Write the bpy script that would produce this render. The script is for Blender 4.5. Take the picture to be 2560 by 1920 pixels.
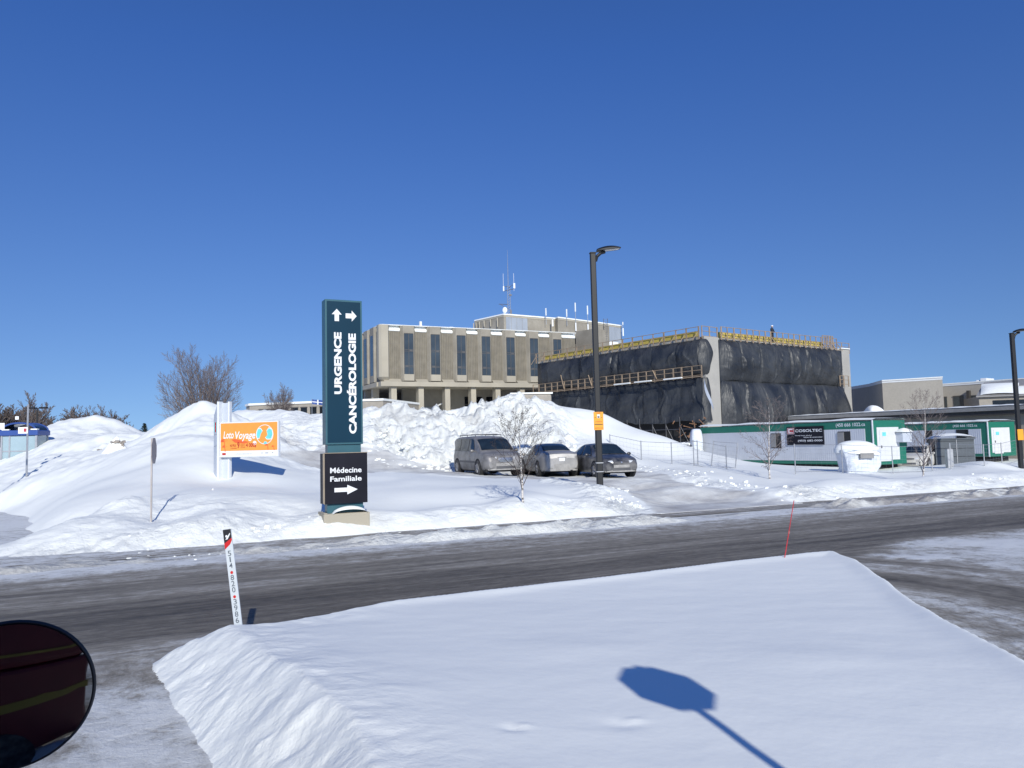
import bpy, bmesh, math, random
import numpy as np
from mathutils import Vector, Matrix
R = math.radians
for o in list(bpy.data.objects): bpy.data.objects.remove(o)
SC = bpy.context.scene
COL = SC.collection
# ------------------------------------------------------------------ camera, sky, sun, exposure
F, CX, CY = 1971.0, 1280.0, 960.0          # focal length / centre in pixels of the 2560x1920 photo
PITCH, ROLL, CAMH = R(4.24), R(1.35), 2.3
fw = Vector((0, math.cos(PITCH), math.sin(PITCH))); up0 = Vector((0, -math.sin(PITCH), math.cos(PITCH))); r0 = Vector((1, 0, 0))
UP = up0*math.cos(ROLL) + r0*math.sin(ROLL); RT = r0*math.cos(ROLL) - up0*math.sin(ROLL)
CAM = Vector((0, 0, CAMH))
cd = bpy.data.cameras.new('camera'); cam = bpy.data.objects.new('camera', cd); COL.objects.link(cam)
cam.matrix_world = Matrix(((RT.x, UP.x, -fw.x, CAM.x), (RT.y, UP.y, -fw.y, CAM.y), (RT.z, UP.z, -fw.z, CAM.z), (0, 0, 0, 1)))
cd.sensor_width = 36; cd.lens = 36*F/2560; cd.clip_start = 0.05; cd.clip_end = 6000
SC.camera = cam
SUN_EL, AZ = R(27), R(-12.5)
LD = Vector((math.sin(AZ)*math.cos(SUN_EL), math.cos(AZ)*math.cos(SUN_EL), -math.sin(SUN_EL)))
W = bpy.data.worlds.new('World'); SC.world = W; W.use_nodes = True
wn = W.node_tree; bg = wn.nodes['Background']
sky = wn.nodes.new('ShaderNodeTexSky'); sky.sky_type = 'NISHITA'; sky.sun_disc = False
sky.sun_elevation = SUN_EL
sky.sun_rotation = math.atan2(-LD.x, -LD.y)
sky.air_density = 1.0; sky.dust_density = 0.1; sky.ozone_density = 2.5; sky.altitude = 0
# lift the lookup so the clear winter horizon stays blue, and the cold tint of the picture
tcw = wn.nodes.new('ShaderNodeTexCoord'); av = wn.nodes.new('ShaderNodeVectorMath'); av.operation = 'MULTIPLY_ADD'; av.inputs[1].default_value = (1, 1, 1.10); av.inputs[2].default_value = (0, 0, .13)
wn.links.new(tcw.outputs['Generated'], av.inputs[0]); wn.links.new(av.outputs[0], sky.inputs[0])
tw = wn.nodes.new('ShaderNodeVectorMath'); tw.operation = 'MULTIPLY'; sx_ = wn.nodes.new('ShaderNodeSeparateXYZ'); wn.links.new(tcw.outputs['Generated'], sx_.inputs[0])
el_ = wn.nodes.new('ShaderNodeMapRange'); el_.inputs[1].default_value = 0.0; el_.inputs[2].default_value = .45; wn.links.new(sx_.outputs[2], el_.inputs[0])
tm_ = wn.nodes.new('ShaderNodeMix'); tm_.data_type = 'RGBA'; tm_.inputs[6].default_value = (.90, 1.02, 1.18, 1); tm_.inputs[7].default_value = (.60, 1.03, 1.84, 1); wn.links.new(el_.outputs[0], tm_.inputs[0])
wn.links.new(tm_.outputs[2], tw.inputs[1])
wn.links.new(sky.outputs[0], tw.inputs[0]); wn.links.new(tw.outputs[0], bg.inputs[0]); bg.inputs[1].default_value = 0.082
sl = bpy.data.lights.new('sun', 'SUN'); sl.energy = 3.8; sl.angle = R(0.53); sl.color = (1, .972, .875)
so = bpy.data.objects.new('sun', sl); COL.objects.link(so); so.rotation_euler = LD.to_track_quat('-Z', 'Y').to_euler()
SC.view_settings.view_transform = 'Standard'; SC.view_settings.look = 'None'; SC.view_settings.gamma = 1
SC.view_settings.exposure = 0.08
# ------------------------------------------------------------------ helpers
def P(x, y, Y):
    d = fw + RT*((x-CX)/F) + UP*((CY-y)/F)
    return CAM + d*(Y/d.y)
def V(x, y, Y): return P(x*1.15732, y*1.15732, Y)
def PX(x, Y, z):
    "point seen in pixel column x (photo px) at distance Y with height z"
    p = P(x, 1100, Y)
    for _ in range(4):
        y = 1100; a = P(x, 900, Y); b = P(x, 1200, Y); t = (z-a.z)/(b.z-a.z); p = a.lerp(b, t)
    return Vector((p.x, Y, z))
RA = R(26); U2 = np.array((math.cos(RA), math.sin(RA))); N2 = np.array((-math.sin(RA), math.cos(RA)))
def ST(s, t, z=0): return Vector((s*U2[0]+t*N2[0], s*U2[1]+t*N2[1], z))
def _h(ix, iy, seed):
    v = np.sin(ix*127.1+iy*311.7+seed*74.7)*43758.5453
    return v-np.floor(v)
def vnoise(x, y, seed=0):
    ix = np.floor(x); iy = np.floor(y); fx = x-ix; fy = y-iy
    fx = fx*fx*(3-2*fx); fy = fy*fy*(3-2*fy)
    a = _h(ix, iy, seed); b = _h(ix+1, iy, seed); c = _h(ix, iy+1, seed); d = _h(ix+1, iy+1, seed)
    return (a*(1-fx)+b*fx)*(1-fy)+(c*(1-fx)+d*fx)*fy-0.5
def fbm(x, y, o=4, seed=0, g=.5):
    s = 0; a = 1
    for i in range(o):
        s = s+a*vnoise(x*2**i+i*17.3, y*2**i-i*9.1, seed+i); a *= g
    return s
def sstep(a, b, x):
    t = np.clip((x-a)/(b-a), 0, 1); return t*t*(3-2*t)
class MB:
    def __init__(s): s.v = []; s.f = []; s.m = []
    def add(s, vs, fs, mi=0):
        o = len(s.v); s.v += [tuple(v) for v in vs]; s.f += [tuple(i+o for i in f) for f in fs]; s.m += [mi]*len(fs); return s
    def box(s, x0, x1, y0, y1, z0, z1, M=None, mi=0):
        vs = [Vector((x, y, z)) for z in (z0, z1) for y in (y0, y1) for x in (x0, x1)]
        if M: vs = [M @ v for v in vs]
        return s.add(vs, [(0, 2, 3, 1), (4, 5, 7, 6), (0, 1, 5, 4), (2, 6, 7, 3), (0, 4, 6, 2), (1, 3, 7, 5)], mi)
    def tube(s, a, b, r0, r1=None, n=6, cap=True, mi=0):
        a = Vector(a); b = Vector(b); r1 = r0 if r1 is None else r1
        d = (b-a)
        if d.length < 1e-6: return s
        d.normalize(); x = d.orthogonal().normalized(); y = d.cross(x)
        vs = []
        for p, r in ((a, r0), (b, r1)):
            for i in range(n):
                t = 2*math.pi*i/n; vs.append(p+(x*math.cos(t)+y*math.sin(t))*r)
        fs = [(i, (i+1) % n, n+(i+1) % n, n+i) for i in range(n)]
        if cap: fs += [tuple(range(n-1, -1, -1)), tuple(range(n, 2*n))]
        return s.add(vs, fs, mi)
    def prism(s, poly, h, M=None, mi=0):
        n = len(poly)
        vs = [Vector((p[0], p[1], 0)) for p in poly]+[Vector((p[0], p[1], h)) for p in poly]
        if M: vs = [M @ v for v in vs]
        return s.add(vs, [tuple(range(n-1, -1, -1)), tuple(range(n, 2*n))]+[(i, (i+1) % n, n+(i+1) % n, n+i) for i in range(n)], mi)
    def poly(s, pts, mi=0): return s.add(pts, [tuple(range(len(pts)))], mi)
    def grid(s, fn, nu, nv, mi=0):
        vs = [fn(i/nu, j/nv) for j in range(nv+1) for i in range(nu+1)]
        return s.add(vs, [(j*(nu+1)+i, j*(nu+1)+i+1, (j+1)*(nu+1)+i+1, (j+1)*(nu+1)+i) for j in range(nv) for i in range(nu)], mi)
    def build(s, name, mat, parent=None, smooth=False, bevel=0, loc=None):
        me = bpy.data.meshes.new(name); me.from_pydata(s.v, [], s.f)
        for m in (mat if isinstance(mat, (list, tuple)) else [mat]): me.materials.append(m)
        me.polygons.foreach_set('material_index', s.m)
        if smooth:
            me.polygons.foreach_set('use_smooth', [True]*len(me.polygons))
            if smooth is not True: me.set_sharp_from_angle(angle=R(smooth))
        me.update(); o = bpy.data.objects.new(name, me); COL.objects.link(o)
        if parent: o.parent = parent
        if loc is not None: o.location = loc
        if bevel:
            b = o.modifiers.new('bevel', 'BEVEL'); b.width = bevel; b.segments = 2; b.limit_method = 'ANGLE'
        return o
def tag(o, label=None, cat=None, group=None, kind=None):
    if label: o['label'] = label
    if cat: o['category'] = cat
    if group: o['group'] = group
    if kind: o['kind'] = kind
    return o
def empty(name, loc, rz=0, label=None, cat=None, group=None):
    o = bpy.data.objects.new(name, None); COL.objects.link(o); o.location = loc; o.rotation_euler = (0, 0, rz)
    o.empty_display_size = .3
    return tag(o, label, cat, group)
def dup(root, loc, rz, scale=1, label=None):
    def rec(o, par):
        c = o.copy(); COL.objects.link(c); c.parent = par
        for ch in [k for k in bpy.data.objects if k.parent == o]: rec(ch, c)
        return c
    c = rec(root, None); c.location = loc; c.rotation_euler = (0, 0, rz)
    c.scale = (scale,)*3 if not isinstance(scale, tuple) else scale
    if label: c['label'] = label
    return c
# ------------------------------------------------------------------ materials
def nmat(name):
    m = bpy.data.materials.new(name); m.use_nodes = True; nt = m.node_tree
    return m, nt, nt.nodes['Principled BSDF']
def N(nt, t, **k):
    n = nt.nodes.new(t)
    for a, b in k.items(): setattr(n, a, b)
    return n
def mat(name, col, rough=.6, metal=0, var=.12, scale=3.0, bump=0, bscale=20, spec=.5, stretch=None, dirt=None, dscale=1.5, damt=.5, detail=6, coat=0):
    m, nt, b = nmat(name); L = nt.links
    tc = N(nt, 'ShaderNodeTexCoord'); mp = N(nt, 'ShaderNodeMapping'); L.new(tc.outputs['Object'], mp.inputs[0])
    if stretch: mp.inputs['Scale'].default_value = stretch
    no = N(nt, 'ShaderNodeTexNoise'); no.inputs['Scale'].default_value = scale; no.inputs['Detail'].default_value = detail; L.new(mp.outputs[0], no.inputs[0])
    cr = N(nt, 'ShaderNodeMapRange'); cr.inputs[1].default_value = .3; cr.inputs[2].default_value = .7; cr.inputs[3].default_value = 1-var; cr.inputs[4].default_value = 1+var; L.new(no.outputs[0], cr.inputs[0])
    mx = N(nt, 'ShaderNodeVectorMath', operation='SCALE'); mx.inputs[0].default_value = col[:3]; L.new(cr.outputs[0], mx.inputs['Scale'])
    out = mx.outputs[0]
    if dirt:
        n2 = N(nt, 'ShaderNodeTexNoise'); n2.inputs['Scale'].default_value = dscale; n2.inputs['Detail'].default_value = 8; n2.inputs['Roughness'].default_value = .65; L.new(mp.outputs[0], n2.inputs[0])
        r2 = N(nt, 'ShaderNodeMapRange'); r2.inputs[1].default_value = .42; r2.inputs[2].default_value = .62; r2.inputs[4].default_value = damt; L.new(n2.outputs[0], r2.inputs[0])
        mm = N(nt, 'ShaderNodeMix', data_type='RGBA'); L.new(r2.outputs[0], mm.inputs[0]); L.new(out, mm.inputs[6]); mm.inputs[7].default_value = (*dirt, 1); out = mm.outputs[2]
    L.new(out, b.inputs['Base Color']); b.inputs['Roughness'].default_value = rough; b.inputs['Metallic'].default_value = metal
    b.inputs['Specular IOR Level'].default_value = spec; b.inputs['Coat Weight'].default_value = coat
    if bump:
        n3 = N(nt, 'ShaderNodeTexNoise'); n3.inputs['Scale'].default_value = bscale; n3.inputs['Detail'].default_value = 5; L.new(mp.outputs[0], n3.inputs[0])
        bp = N(nt, 'ShaderNodeBump'); bp.inputs['Strength'].default_value = bump; bp.inputs['Distance'].default_value = .02; L.new(n3.outputs[0], bp.inputs['Height']); L.new(bp.outputs[0], b.inputs['Normal'])
    return m
def snow_mat(name, rough_attr=True):
    "snow: clean where attribute packed is 0, grey-brown driven-over where 1; attribute rough adds lumps and specks of dirt"
    m, nt, b = nmat(name); L = nt.links
    tc = N(nt, 'ShaderNodeTexCoord')
    at = N(nt, 'ShaderNodeAttribute', attribute_name='packed'); ar = N(nt, 'ShaderNodeAttribute', attribute_name='rough')
    mp = N(nt, 'ShaderNodeMapping'); mp.inputs['Rotation'].default_value = (0, 0, -RA); L.new(tc.outputs['Object'], mp.inputs[0])
    big = N(nt, 'ShaderNodeTexNoise'); big.inputs['Scale'].default_value = .9; big.inputs['Detail'].default_value = 9; big.inputs['Roughness'].default_value = .65; L.new(mp.outputs[0], big.inputs[0])
    fine = N(nt, 'ShaderNodeTexNoise'); fine.inputs['Scale'].default_value = 9; fine.inputs['Detail'].default_value = 6; fine.inputs['Roughness'].default_value = .7; L.new(mp.outputs[0], fine.inputs[0])
    dr = N(nt, 'ShaderNodeMapRange'); dr.inputs[1].default_value = .56; dr.inputs[2].default_value = .72; dr.inputs[4].default_value = .35; L.new(fine.outputs[0], dr.inputs[0])
    br = N(nt, 'ShaderNodeMapRange'); br.inputs[1].default_value = .5; br.inputs[2].default_value = .7; L.new(big.outputs[0], br.inputs[0])
    mu = N(nt, 'ShaderNodeMath', operation='MULTIPLY'); L.new(dr.outputs[0], mu.inputs[0]); L.new(br.outputs[0], mu.inputs[1])
    mu2 = N(nt, 'ShaderNodeMath', operation='MULTIPLY'); L.new(mu.outputs[0], mu2.inputs[0]); L.new(ar.outputs['Fac'], mu2.inputs[1])
    pk = N(nt, 'ShaderNodeMath', operation='ADD'); L.new(at.outputs['Fac'], pk.inputs[0]); L.new(big.outputs[0], pk.inputs[1])
    pr = N(nt, 'ShaderNodeMapRange'); pr.inputs[1].default_value = .75; pr.inputs[2].default_value = 1.35; L.new(pk.outputs[0], pr.inputs[0])
    c1 = N(nt, 'ShaderNodeMix', data_type='RGBA'); c1.inputs[6].default_value = (.87, .885, .85, 1); c1.inputs[7].default_value = (.42, .38, .33, 1); L.new(mu2.outputs[0], c1.inputs[0])
    c2 = N(nt, 'ShaderNodeMix', data_type='RGBA'); L.new(pr.outputs[0], c2.inputs[0]); L.new(c1.outputs[2], c2.inputs[6]); c2.inputs[7].default_value = (.40, .385, .37, 1)
    L.new(c2.outputs[2], b.inputs['Base Color']); b.inputs['Roughness'].default_value = .75; b.inputs['Specular IOR Level'].default_value = .25
    # bump
    soft = N(nt, 'ShaderNodeTexNoise'); soft.inputs['Scale'].default_value = 1.6; soft.inputs['Detail'].default_value = 4; L.new(tc.outputs['Object'], soft.inputs[0])
    bs = N(nt, 'ShaderNodeBump'); bs.inputs['Strength'].default_value = .25; bs.inputs['Distance'].default_value = .05; L.new(soft.outputs[0], bs.inputs['Height'])
    vo = N(nt, 'ShaderNodeTexVoronoi'); vo.inputs['Scale'].default_value = 2.6; vo.inputs['Randomness'].default_value = 1; L.new(tc.outputs['Object'], vo.inputs[0])
    mid = N(nt, 'ShaderNodeTexNoise'); mid.inputs['Scale'].default_value = 3.2; mid.inputs['Detail'].default_value = 7; mid.inputs['Roughness'].default_value = .7; L.new(tc.outputs['Object'], mid.inputs[0])
    vm = N(nt, 'ShaderNodeMath', operation='MULTIPLY_ADD'); L.new(vo.outputs['Distance'], vm.inputs[0]); vm.inputs[1].default_value = -.45; L.new(mid.outputs[0], vm.inputs[2])
    b3 = N(nt, 'ShaderNodeBump'); b3.inputs['Distance'].default_value = .16; L.new(vm.outputs[0], b3.inputs['Height']); L.new(bs.outputs[0], b3.inputs['Normal']); L.new(ar.outputs['Fac'], b3.inputs['Strength'])
    b2 = N(nt, 'ShaderNodeBump'); b2.inputs['Distance'].default_value = .09; L.new(fine.outputs[0], b2.inputs['Height']); L.new(b3.outputs[0], b2.inputs['Normal'])
    mb = N(nt, 'ShaderNodeMath', operation='MULTIPLY_ADD'); L.new(ar.outputs['Fac'], mb.inputs[0]); mb.inputs[1].default_value = .6; mb.inputs[2].default_value = .025; L.new(mb.outputs[0], b2.inputs['Strength'])
    L.new(b2.outputs[0], b.inputs['Normal'])
    return m
def road_mat(name):
    "asphalt with thin driven-on snow; attribute snowy 0..1, attribute lane moves the tone, ua/ub are stretched flow coordinates"
    m, nt, b = nmat(name); L = nt.links
    sa = N(nt, 'ShaderNodeAttribute', attribute_name='snowy'); fl = N(nt, 'ShaderNodeAttribute', attribute_name='flow')
    mp = N(nt, 'ShaderNodeMapping'); mp.inputs['Scale'].default_value = (.30, 3.2, 1); L.new(fl.outputs['Vector'], mp.inputs[0])
    st = N(nt, 'ShaderNodeTexNoise'); st.inputs['Scale'].default_value = 1.0; st.inputs['Detail'].default_value = 8; st.inputs['Roughness'].default_value = .68; L.new(mp.outputs[0], st.inputs[0])
    tc = N(nt, 'ShaderNodeTexCoord')
    mp2 = N(nt, 'ShaderNodeMapping'); mp2.inputs['Scale'].default_value = (1.8, 6, 1); L.new(fl.outputs['Vector'], mp2.inputs[0])
    fi = N(nt, 'ShaderNodeTexNoise'); fi.inputs['Scale'].default_value = 2.2; fi.inputs['Detail'].default_value = 9; fi.inputs['Roughness'].default_value = .75; L.new(mp2.outputs[0], fi.inputs[0])
    ad = N(nt, 'ShaderNodeMath', operation='ADD'); L.new(st.outputs[0], ad.inputs[0]); L.new(sa.outputs['Fac'], ad.inputs[1])
    a2 = N(nt, 'ShaderNodeMath', operation='MULTIPLY_ADD'); L.new(fi.outputs[0], a2.inputs[0]); a2.inputs[1].default_value = .85; L.new(ad.outputs[0], a2.inputs[2])
    iso = N(nt, 'ShaderNodeTexNoise'); iso.inputs['Scale'].default_value = 2.6; iso.inputs['Detail'].default_value = 10; iso.inputs['Roughness'].default_value = .78; L.new(tc.outputs['Object'], iso.inputs[0])
    iw = N(nt, 'ShaderNodeMapRange'); iw.inputs[1].default_value = .35; iw.inputs[2].default_value = .8; iw.inputs[3].default_value = .15; iw.inputs[4].default_value = 2.4; L.new(sa.outputs['Fac'], iw.inputs[0])
    ic = N(nt, 'ShaderNodeMath', operation='SUBTRACT'); L.new(iso.outputs[0], ic.inputs[0]); ic.inputs[1].default_value = .5
    im = N(nt, 'ShaderNodeMath', operation='MULTIPLY'); L.new(ic.outputs[0], im.inputs[0]); L.new(iw.outputs[0], im.inputs[1])
    a3 = N(nt, 'ShaderNodeMath', operation='ADD'); L.new(a2.outputs[0], a3.inputs[0]); L.new(im.outputs[0], a3.inputs[1]); a2 = a3
    ramp = N(nt, 'ShaderNodeValToRGB')
    rs = N(nt, 'ShaderNodeMath', operation='MULTIPLY'); rs.inputs[1].default_value = .44; L.new(a2.outputs[0], rs.inputs[0]); L.new(rs.outputs[0], ramp.inputs[0])
    e = ramp.color_ramp.elements
    e[0].position = .30; e[0].color = (.046, .041, .034, 1)
    e[1].position = .92; e[1].color = (.80, .81, .80, 1)
    for p, c in ((.40, (.068, .060, .049, 1)), (.50, (.14, .125, .102, 1)), (.60, (.26, .238, .20, 1)), (.68, (.40, .38, .345, 1)), (.78, (.64, .645, .63, 1))):
        x = e.new(p); x.color = c
    L.new(ramp.outputs[0], b.inputs['Base Color'])
    rr = N(nt, 'ShaderNodeMapRange'); rr.inputs[1].default_value = .3; rr.inputs[2].default_value = .8; rr.inputs[3].default_value = .62; rr.inputs[4].default_value = .8; L.new(rs.outputs[0], rr.inputs[0]); L.new(rr.outputs[0], b.inputs['Roughness'])
    b.inputs['Specular IOR Level'].default_value = .3
    gr = N(nt, 'ShaderNodeTexNoise'); gr.inputs['Scale'].default_value = 45; gr.inputs['Detail'].default_value = 4; L.new(tc.outputs['Object'], gr.inputs[0])
    b1 = N(nt, 'ShaderNodeBump'); b1.inputs['Strength'].default_value = .35; b1.inputs['Distance'].default_value = .012; L.new(gr.outputs[0], b1.inputs['Height'])
    b2 = N(nt, 'ShaderNodeBump'); b2.inputs['Strength'].default_value = .6; b2.inputs['Distance'].default_value = .06; L.new(a2.outputs[0], b2.inputs['Height']); L.new(b1.outputs[0], b2.inputs['Normal'])
    L.new(b2.outputs[0], b.inputs['Normal'])
    return m
def rib_mat(name, col, pitch, amt=.35, axis=0, rough=.8, var=.1, metal=0):
    m = mat(name, col, rough, metal=metal, var=var, scale=1.2, bump=.2, bscale=8, spec=.3); nt = m.node_tree; L = nt.links; b = nt.nodes['Principled BSDF']
    tc = N(nt, 'ShaderNodeTexCoord'); sp = N(nt, 'ShaderNodeSeparateXYZ'); L.new(tc.outputs['Object'], sp.inputs[0])
    mu = N(nt, 'ShaderNodeMath', operation='MULTIPLY'); mu.inputs[1].default_value = 2*math.pi/pitch; L.new(sp.outputs[axis], mu.inputs[0])
    si = N(nt, 'ShaderNodeMath', operation='SINE'); L.new(mu.outputs[0], si.inputs[0])
    bp = N(nt, 'ShaderNodeBump'); bp.inputs['Strength'].default_value = amt; bp.inputs['Distance'].default_value = .03; L.new(si.outputs[0], bp.inputs['Height'])
    old = b.inputs['Normal'].links[0].from_socket if b.inputs['Normal'].links else None
    if old: L.new(old, bp.inputs['Normal'])
    L.new(bp.outputs[0], b.inputs['Normal'])
    return m
M = dict(
 snow=snow_mat('snow'), road=road_mat('road_surface'),
 snowcap=mat('snow_cap', (.87, .885, .855), .75, var=.04, bump=.4, bscale=6, spec=.2),
 conc=mat('concrete', (.325, .297, .245), .85, var=.12, scale=.8, bump=.3, bscale=6, dirt=(.23, .205, .165), dscale=.35, damt=.5, spec=.3),
 conclight=mat('concrete_light', (.43, .39, .31), .85, var=.1, scale=1, bump=.3, spec=.3, dirt=(.30, .275, .23), dscale=.5, damt=.4),
 concrib=rib_mat('concrete_ribbed', (.22, .197, .155), .24, .9, var=.16),
 concdark=mat('concrete_recess', (.22, .20, .18), .9, var=.1),
 pier=mat('pier_concrete', (.40, .385, .355), .85, var=.1, scale=1.2, bump=.3, dirt=(.30, .29, .265), dscale=.6, damt=.5, spec=.3),
 brick=mat('pale_brick', (.43, .40, .35), .85, var=.07, scale=6, bump=.4, bscale=14, spec=.3, dirt=(.36, .335, .29), dscale=.4, damt=.4),
 tan=mat('tan_wall', (.34, .31, .265), .85, var=.08, scale=2, bump=.2, spec=.3),
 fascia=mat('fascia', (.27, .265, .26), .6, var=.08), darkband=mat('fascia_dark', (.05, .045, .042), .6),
 glass=mat('window_glass', (.045, .058, .068), .22, var=.3, scale=.5, spec=.8),
 dglass=mat('dark_glass', (.012, .014, .017), .15, var=.3, spec=.5),
 mullion=mat('mullion', (.09, .085, .08), .6),
 zinc=mat('metal_panel', (.42, .45, .48), .45, metal=.3, var=.14, scale=.8, stretch=(1, 1, .3)),
 teal=mat('teal_paint', (.035, .115, .145), .42, var=.08, scale=2, spec=.5), tealdk=mat('teal_face', (.005, .036, .066), .5, var=.08, scale=.8, spec=.18),
 black=mat('black_board', (.012, .012, .019), .5, var=.25, scale=1.5, spec=.2), white=mat('white_vinyl', (.80, .81, .82), .5, var=.02),
 oldwood=mat('board_edge', (.30, .25, .19), .8),
 whitep=mat('white_paint', (.72, .74, .76), .5, var=.04, scale=2), greyp=mat('grey_panel', (.52, .56, .62), .5, var=.04),
 pole=mat('pole_black', (.006, .007, .010), .55, var=.12, spec=.5), lens=mat('lamp_lens', (.55, .56, .57), .3),
 steel=mat('galvanised', (.40, .41, .43), .5, metal=.6, var=.12), steeldk=mat('dark_steel', (.12, .12, .13), .5, metal=.4),
 orange=mat('orange_print', (.80, .33, .06), .5, var=.04), yellow=mat('yellow_plate', (.85, .36, .02), .5, var=.03),
 red=mat('red_print', (.50, .035, .02), .5), redsoft=mat('palm_red', (.82, .13, .035), .55), turq=mat('turquoise_print', (.16, .62, .62), .5), grey=mat('grey_print', (.3, .3, .32), .6),
 blue=mat('blue_paint', (.035, .08, .28), .4, var=.06), shelter=mat('shelter_glass', (.33, .43, .47), .12, var=.15, scale=.7, spec=.8),
 wood=mat('lumber', (.30, .225, .155), .8, var=.25, scale=3), plyy=mat('yellow_formwork', (.55, .43, .09), .7, var=.12, scale=1.5, dirt=(.5, .38, .08), damt=.4),
 green=mat('trailer_green', (.012, .16, .105), .45, var=.06), tpanel=rib_mat('trailer_siding', (.60, .62, .66), .16, .14, rough=.5, var=.05),
 tdoor=mat('trailer_door', (.66, .67, .68), .5, var=.03), under=mat('underside', (.02, .02, .022), .9), redc=mat('red_logo', (.42, .03, .05), .5),
 rubber=mat('tyre', (.03, .03, .032), .85, var=.2, dirt=(.2, .19, .18), dscale=6, damt=.5), rim=mat('rim', (.35, .35, .36), .4, metal=.6, dirt=(.2, .19, .18), dscale=10, damt=.5),
 carglass=mat('car_glass', (.014, .024, .036), .08, var=.3, spec=.28), headl=mat('head_lamp', (.62, .64, .66), .15, var=.1, spec=.8), taill=mat('tail_lamp', (.45, .015, .02), .2, var=.2),
 grille=mat('grille', (.09, .09, .095), .5), chrome=mat('chrome', (.5, .5, .5), .25, metal=.8),
 van=mat('van_paint', (.20, .19, .18), .42, metal=.35, var=.12, dirt=(.37, .355, .34), dscale=2, damt=.75),
 silver=mat('silver_paint', (.33, .32, .31), .42, metal=.35, var=.12, dirt=(.42, .405, .39), dscale=1.6, damt=.8),
 blackcar=mat('black_car_paint', (.045, .046, .052), .32, metal=.2, var=.2, dirt=(.24, .23, .22), dscale=1.5, damt=.75, coat=.3),
 saltfront=mat('salted_bumper', (.36, .35, .335), .7, var=.15, scale=5, dirt=(.2, .19, .18), dscale=4, damt=.5),
 whitecar=mat('white_car_paint', (.62, .60, .56), .4, var=.1),
 bark=mat('bark', (.17, .14, .125), .9, var=.2, scale=8), twig=mat('twigs', (.20, .165, .155), .9, var=.2), twigd=mat('dark_twigs', (.12, .098, .09), .9, var=.25, scale=.5),
 fir=mat('evergreen', (.02, .035, .022), .9, var=.3),
 redstake=mat('red_fibre_rod', (.50, .03, .04), .5), stakew=mat('stake_plastic', (.60, .64, .66), .5, var=.05), stakedk=mat('stake_black', (.02, .02, .022), .5), stakered=mat('stake_red', (.6, .02, .02), .5), digits=mat('stake_digits', (.10, .12, .15), .6),
 stopred=mat('stop_red', (.42, .03, .03), .5, dirt=(.4, .34, .32), dscale=3, damt=.5), alu=mat('sign_back', (.42, .38, .36), .6, metal=.2, var=.15),
 plastic=mat('plastic_wrap', (.66, .70, .76), .3, var=.08, scale=2, bump=.6, bscale=5, spec=.6), shed=mat('shed_grey', (.085, .10, .115), .5, var=.1), shedl=mat('shed_side', (.15, .175, .195), .5, var=.1),
 skin=mat('skin', (.5, .3, .22), .6), cloth=mat('work_clothes', (.02, .022, .03), .8),
 trunkdark=mat('mirror_rim', (.012, .014, .018), .4), busred=mat('vehicle_red', (.15, .015, .02), .5), busyel=mat('vehicle_yellow', (.30, .22, .03), .5), rust=mat('rubble_brown', (.22, .12, .07), .9, var=.4, scale=6),
)
# birch bark with dark marks
m, nt, b = nmat('birch_bark'); L = nt.links; tc = N(nt, 'ShaderNodeTexCoord'); mp = N(nt, 'ShaderNodeMapping'); mp.inputs['Scale'].default_value = (4, 4, 14); L.new(tc.outputs['Object'], mp.inputs[0])
no = N(nt, 'ShaderNodeTexNoise'); no.inputs['Scale'].default_value = 1.5; no.inputs['Detail'].default_value = 4; L.new(mp.outputs[0], no.inputs[0])
cr = N(nt, 'ShaderNodeValToRGB'); cr.color_ramp.elements[0].position = .40; cr.color_ramp.elements[0].color = (.09, .07, .06, 1); cr.color_ramp.elements[1].position = .5; cr.color_ramp.elements[1].color = (.66, .62, .58, 1)
L.new(no.outputs[0], cr.inputs[0]); L.new(cr.outputs[0], b.inputs['Base Color']); b.inputs['Roughness'].default_value = .8; M['birch'] = m
M['dirtsnow'] = mat('dirty_snow', (.36, .32, .28), .9, var=.3, scale=4)
M['darktwig'] = mat('birch_twig', (.06, .045, .04), .9)
# glossy black plastic sheeting
m, nt, b = nmat('black_sheeting'); L = nt.links; tc = N(nt, 'ShaderNodeTexCoord')
no = N(nt, 'ShaderNodeTexNoise'); no.inputs['Scale'].default_value = .5; no.inputs['Detail'].default_value = 6; L.new(tc.outputs['Object'], no.inputs[0])
cr = N(nt, 'ShaderNodeValToRGB'); cr.color_ramp.elements[0].color = (.014, .017, .023, 1); cr.color_ramp.elements[1].color = (.055, .058, .062, 1); cr.color_ramp.elements[0].position = .35; cr.color_ramp.elements[1].position = .68
L.new(no.outputs[0], cr.inputs[0]); L.new(cr.outputs[0], b.inputs['Base Color']); b.inputs['Roughness'].default_value = .46; b.inputs['Specular IOR Level'].default_value = .5
mp = N(nt, 'ShaderNodeMapping'); mp.inputs['Scale'].default_value = (1.8, 1.8, .45); L.new(tc.outputs['Object'], mp.inputs[0])
n2 = N(nt, 'ShaderNodeTexNoise'); n2.inputs['Scale'].default_value = 2.2; n2.inputs['Detail'].default_value = 5; n2.inputs['Distortion'].default_value = .8; L.new(mp.outputs[0], n2.inputs[0])
bp = N(nt, 'ShaderNodeBump'); bp.inputs['Strength'].default_value = .6; bp.inputs['Distance'].default_value = .12; L.new(n2.outputs[0], bp.inputs['Height']); L.new(bp.outputs[0], b.inputs['Normal']); M['tarp'] = m
# tinted convex mirror glass
m, nt, b = nmat('mirror_glass'); b.inputs['Base Color'].default_value = (.24, .25, .26, 1); b.inputs['Metallic'].default_value = 1; b.inputs['Roughness'].default_value = .03; M['mirror'] = m

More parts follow.
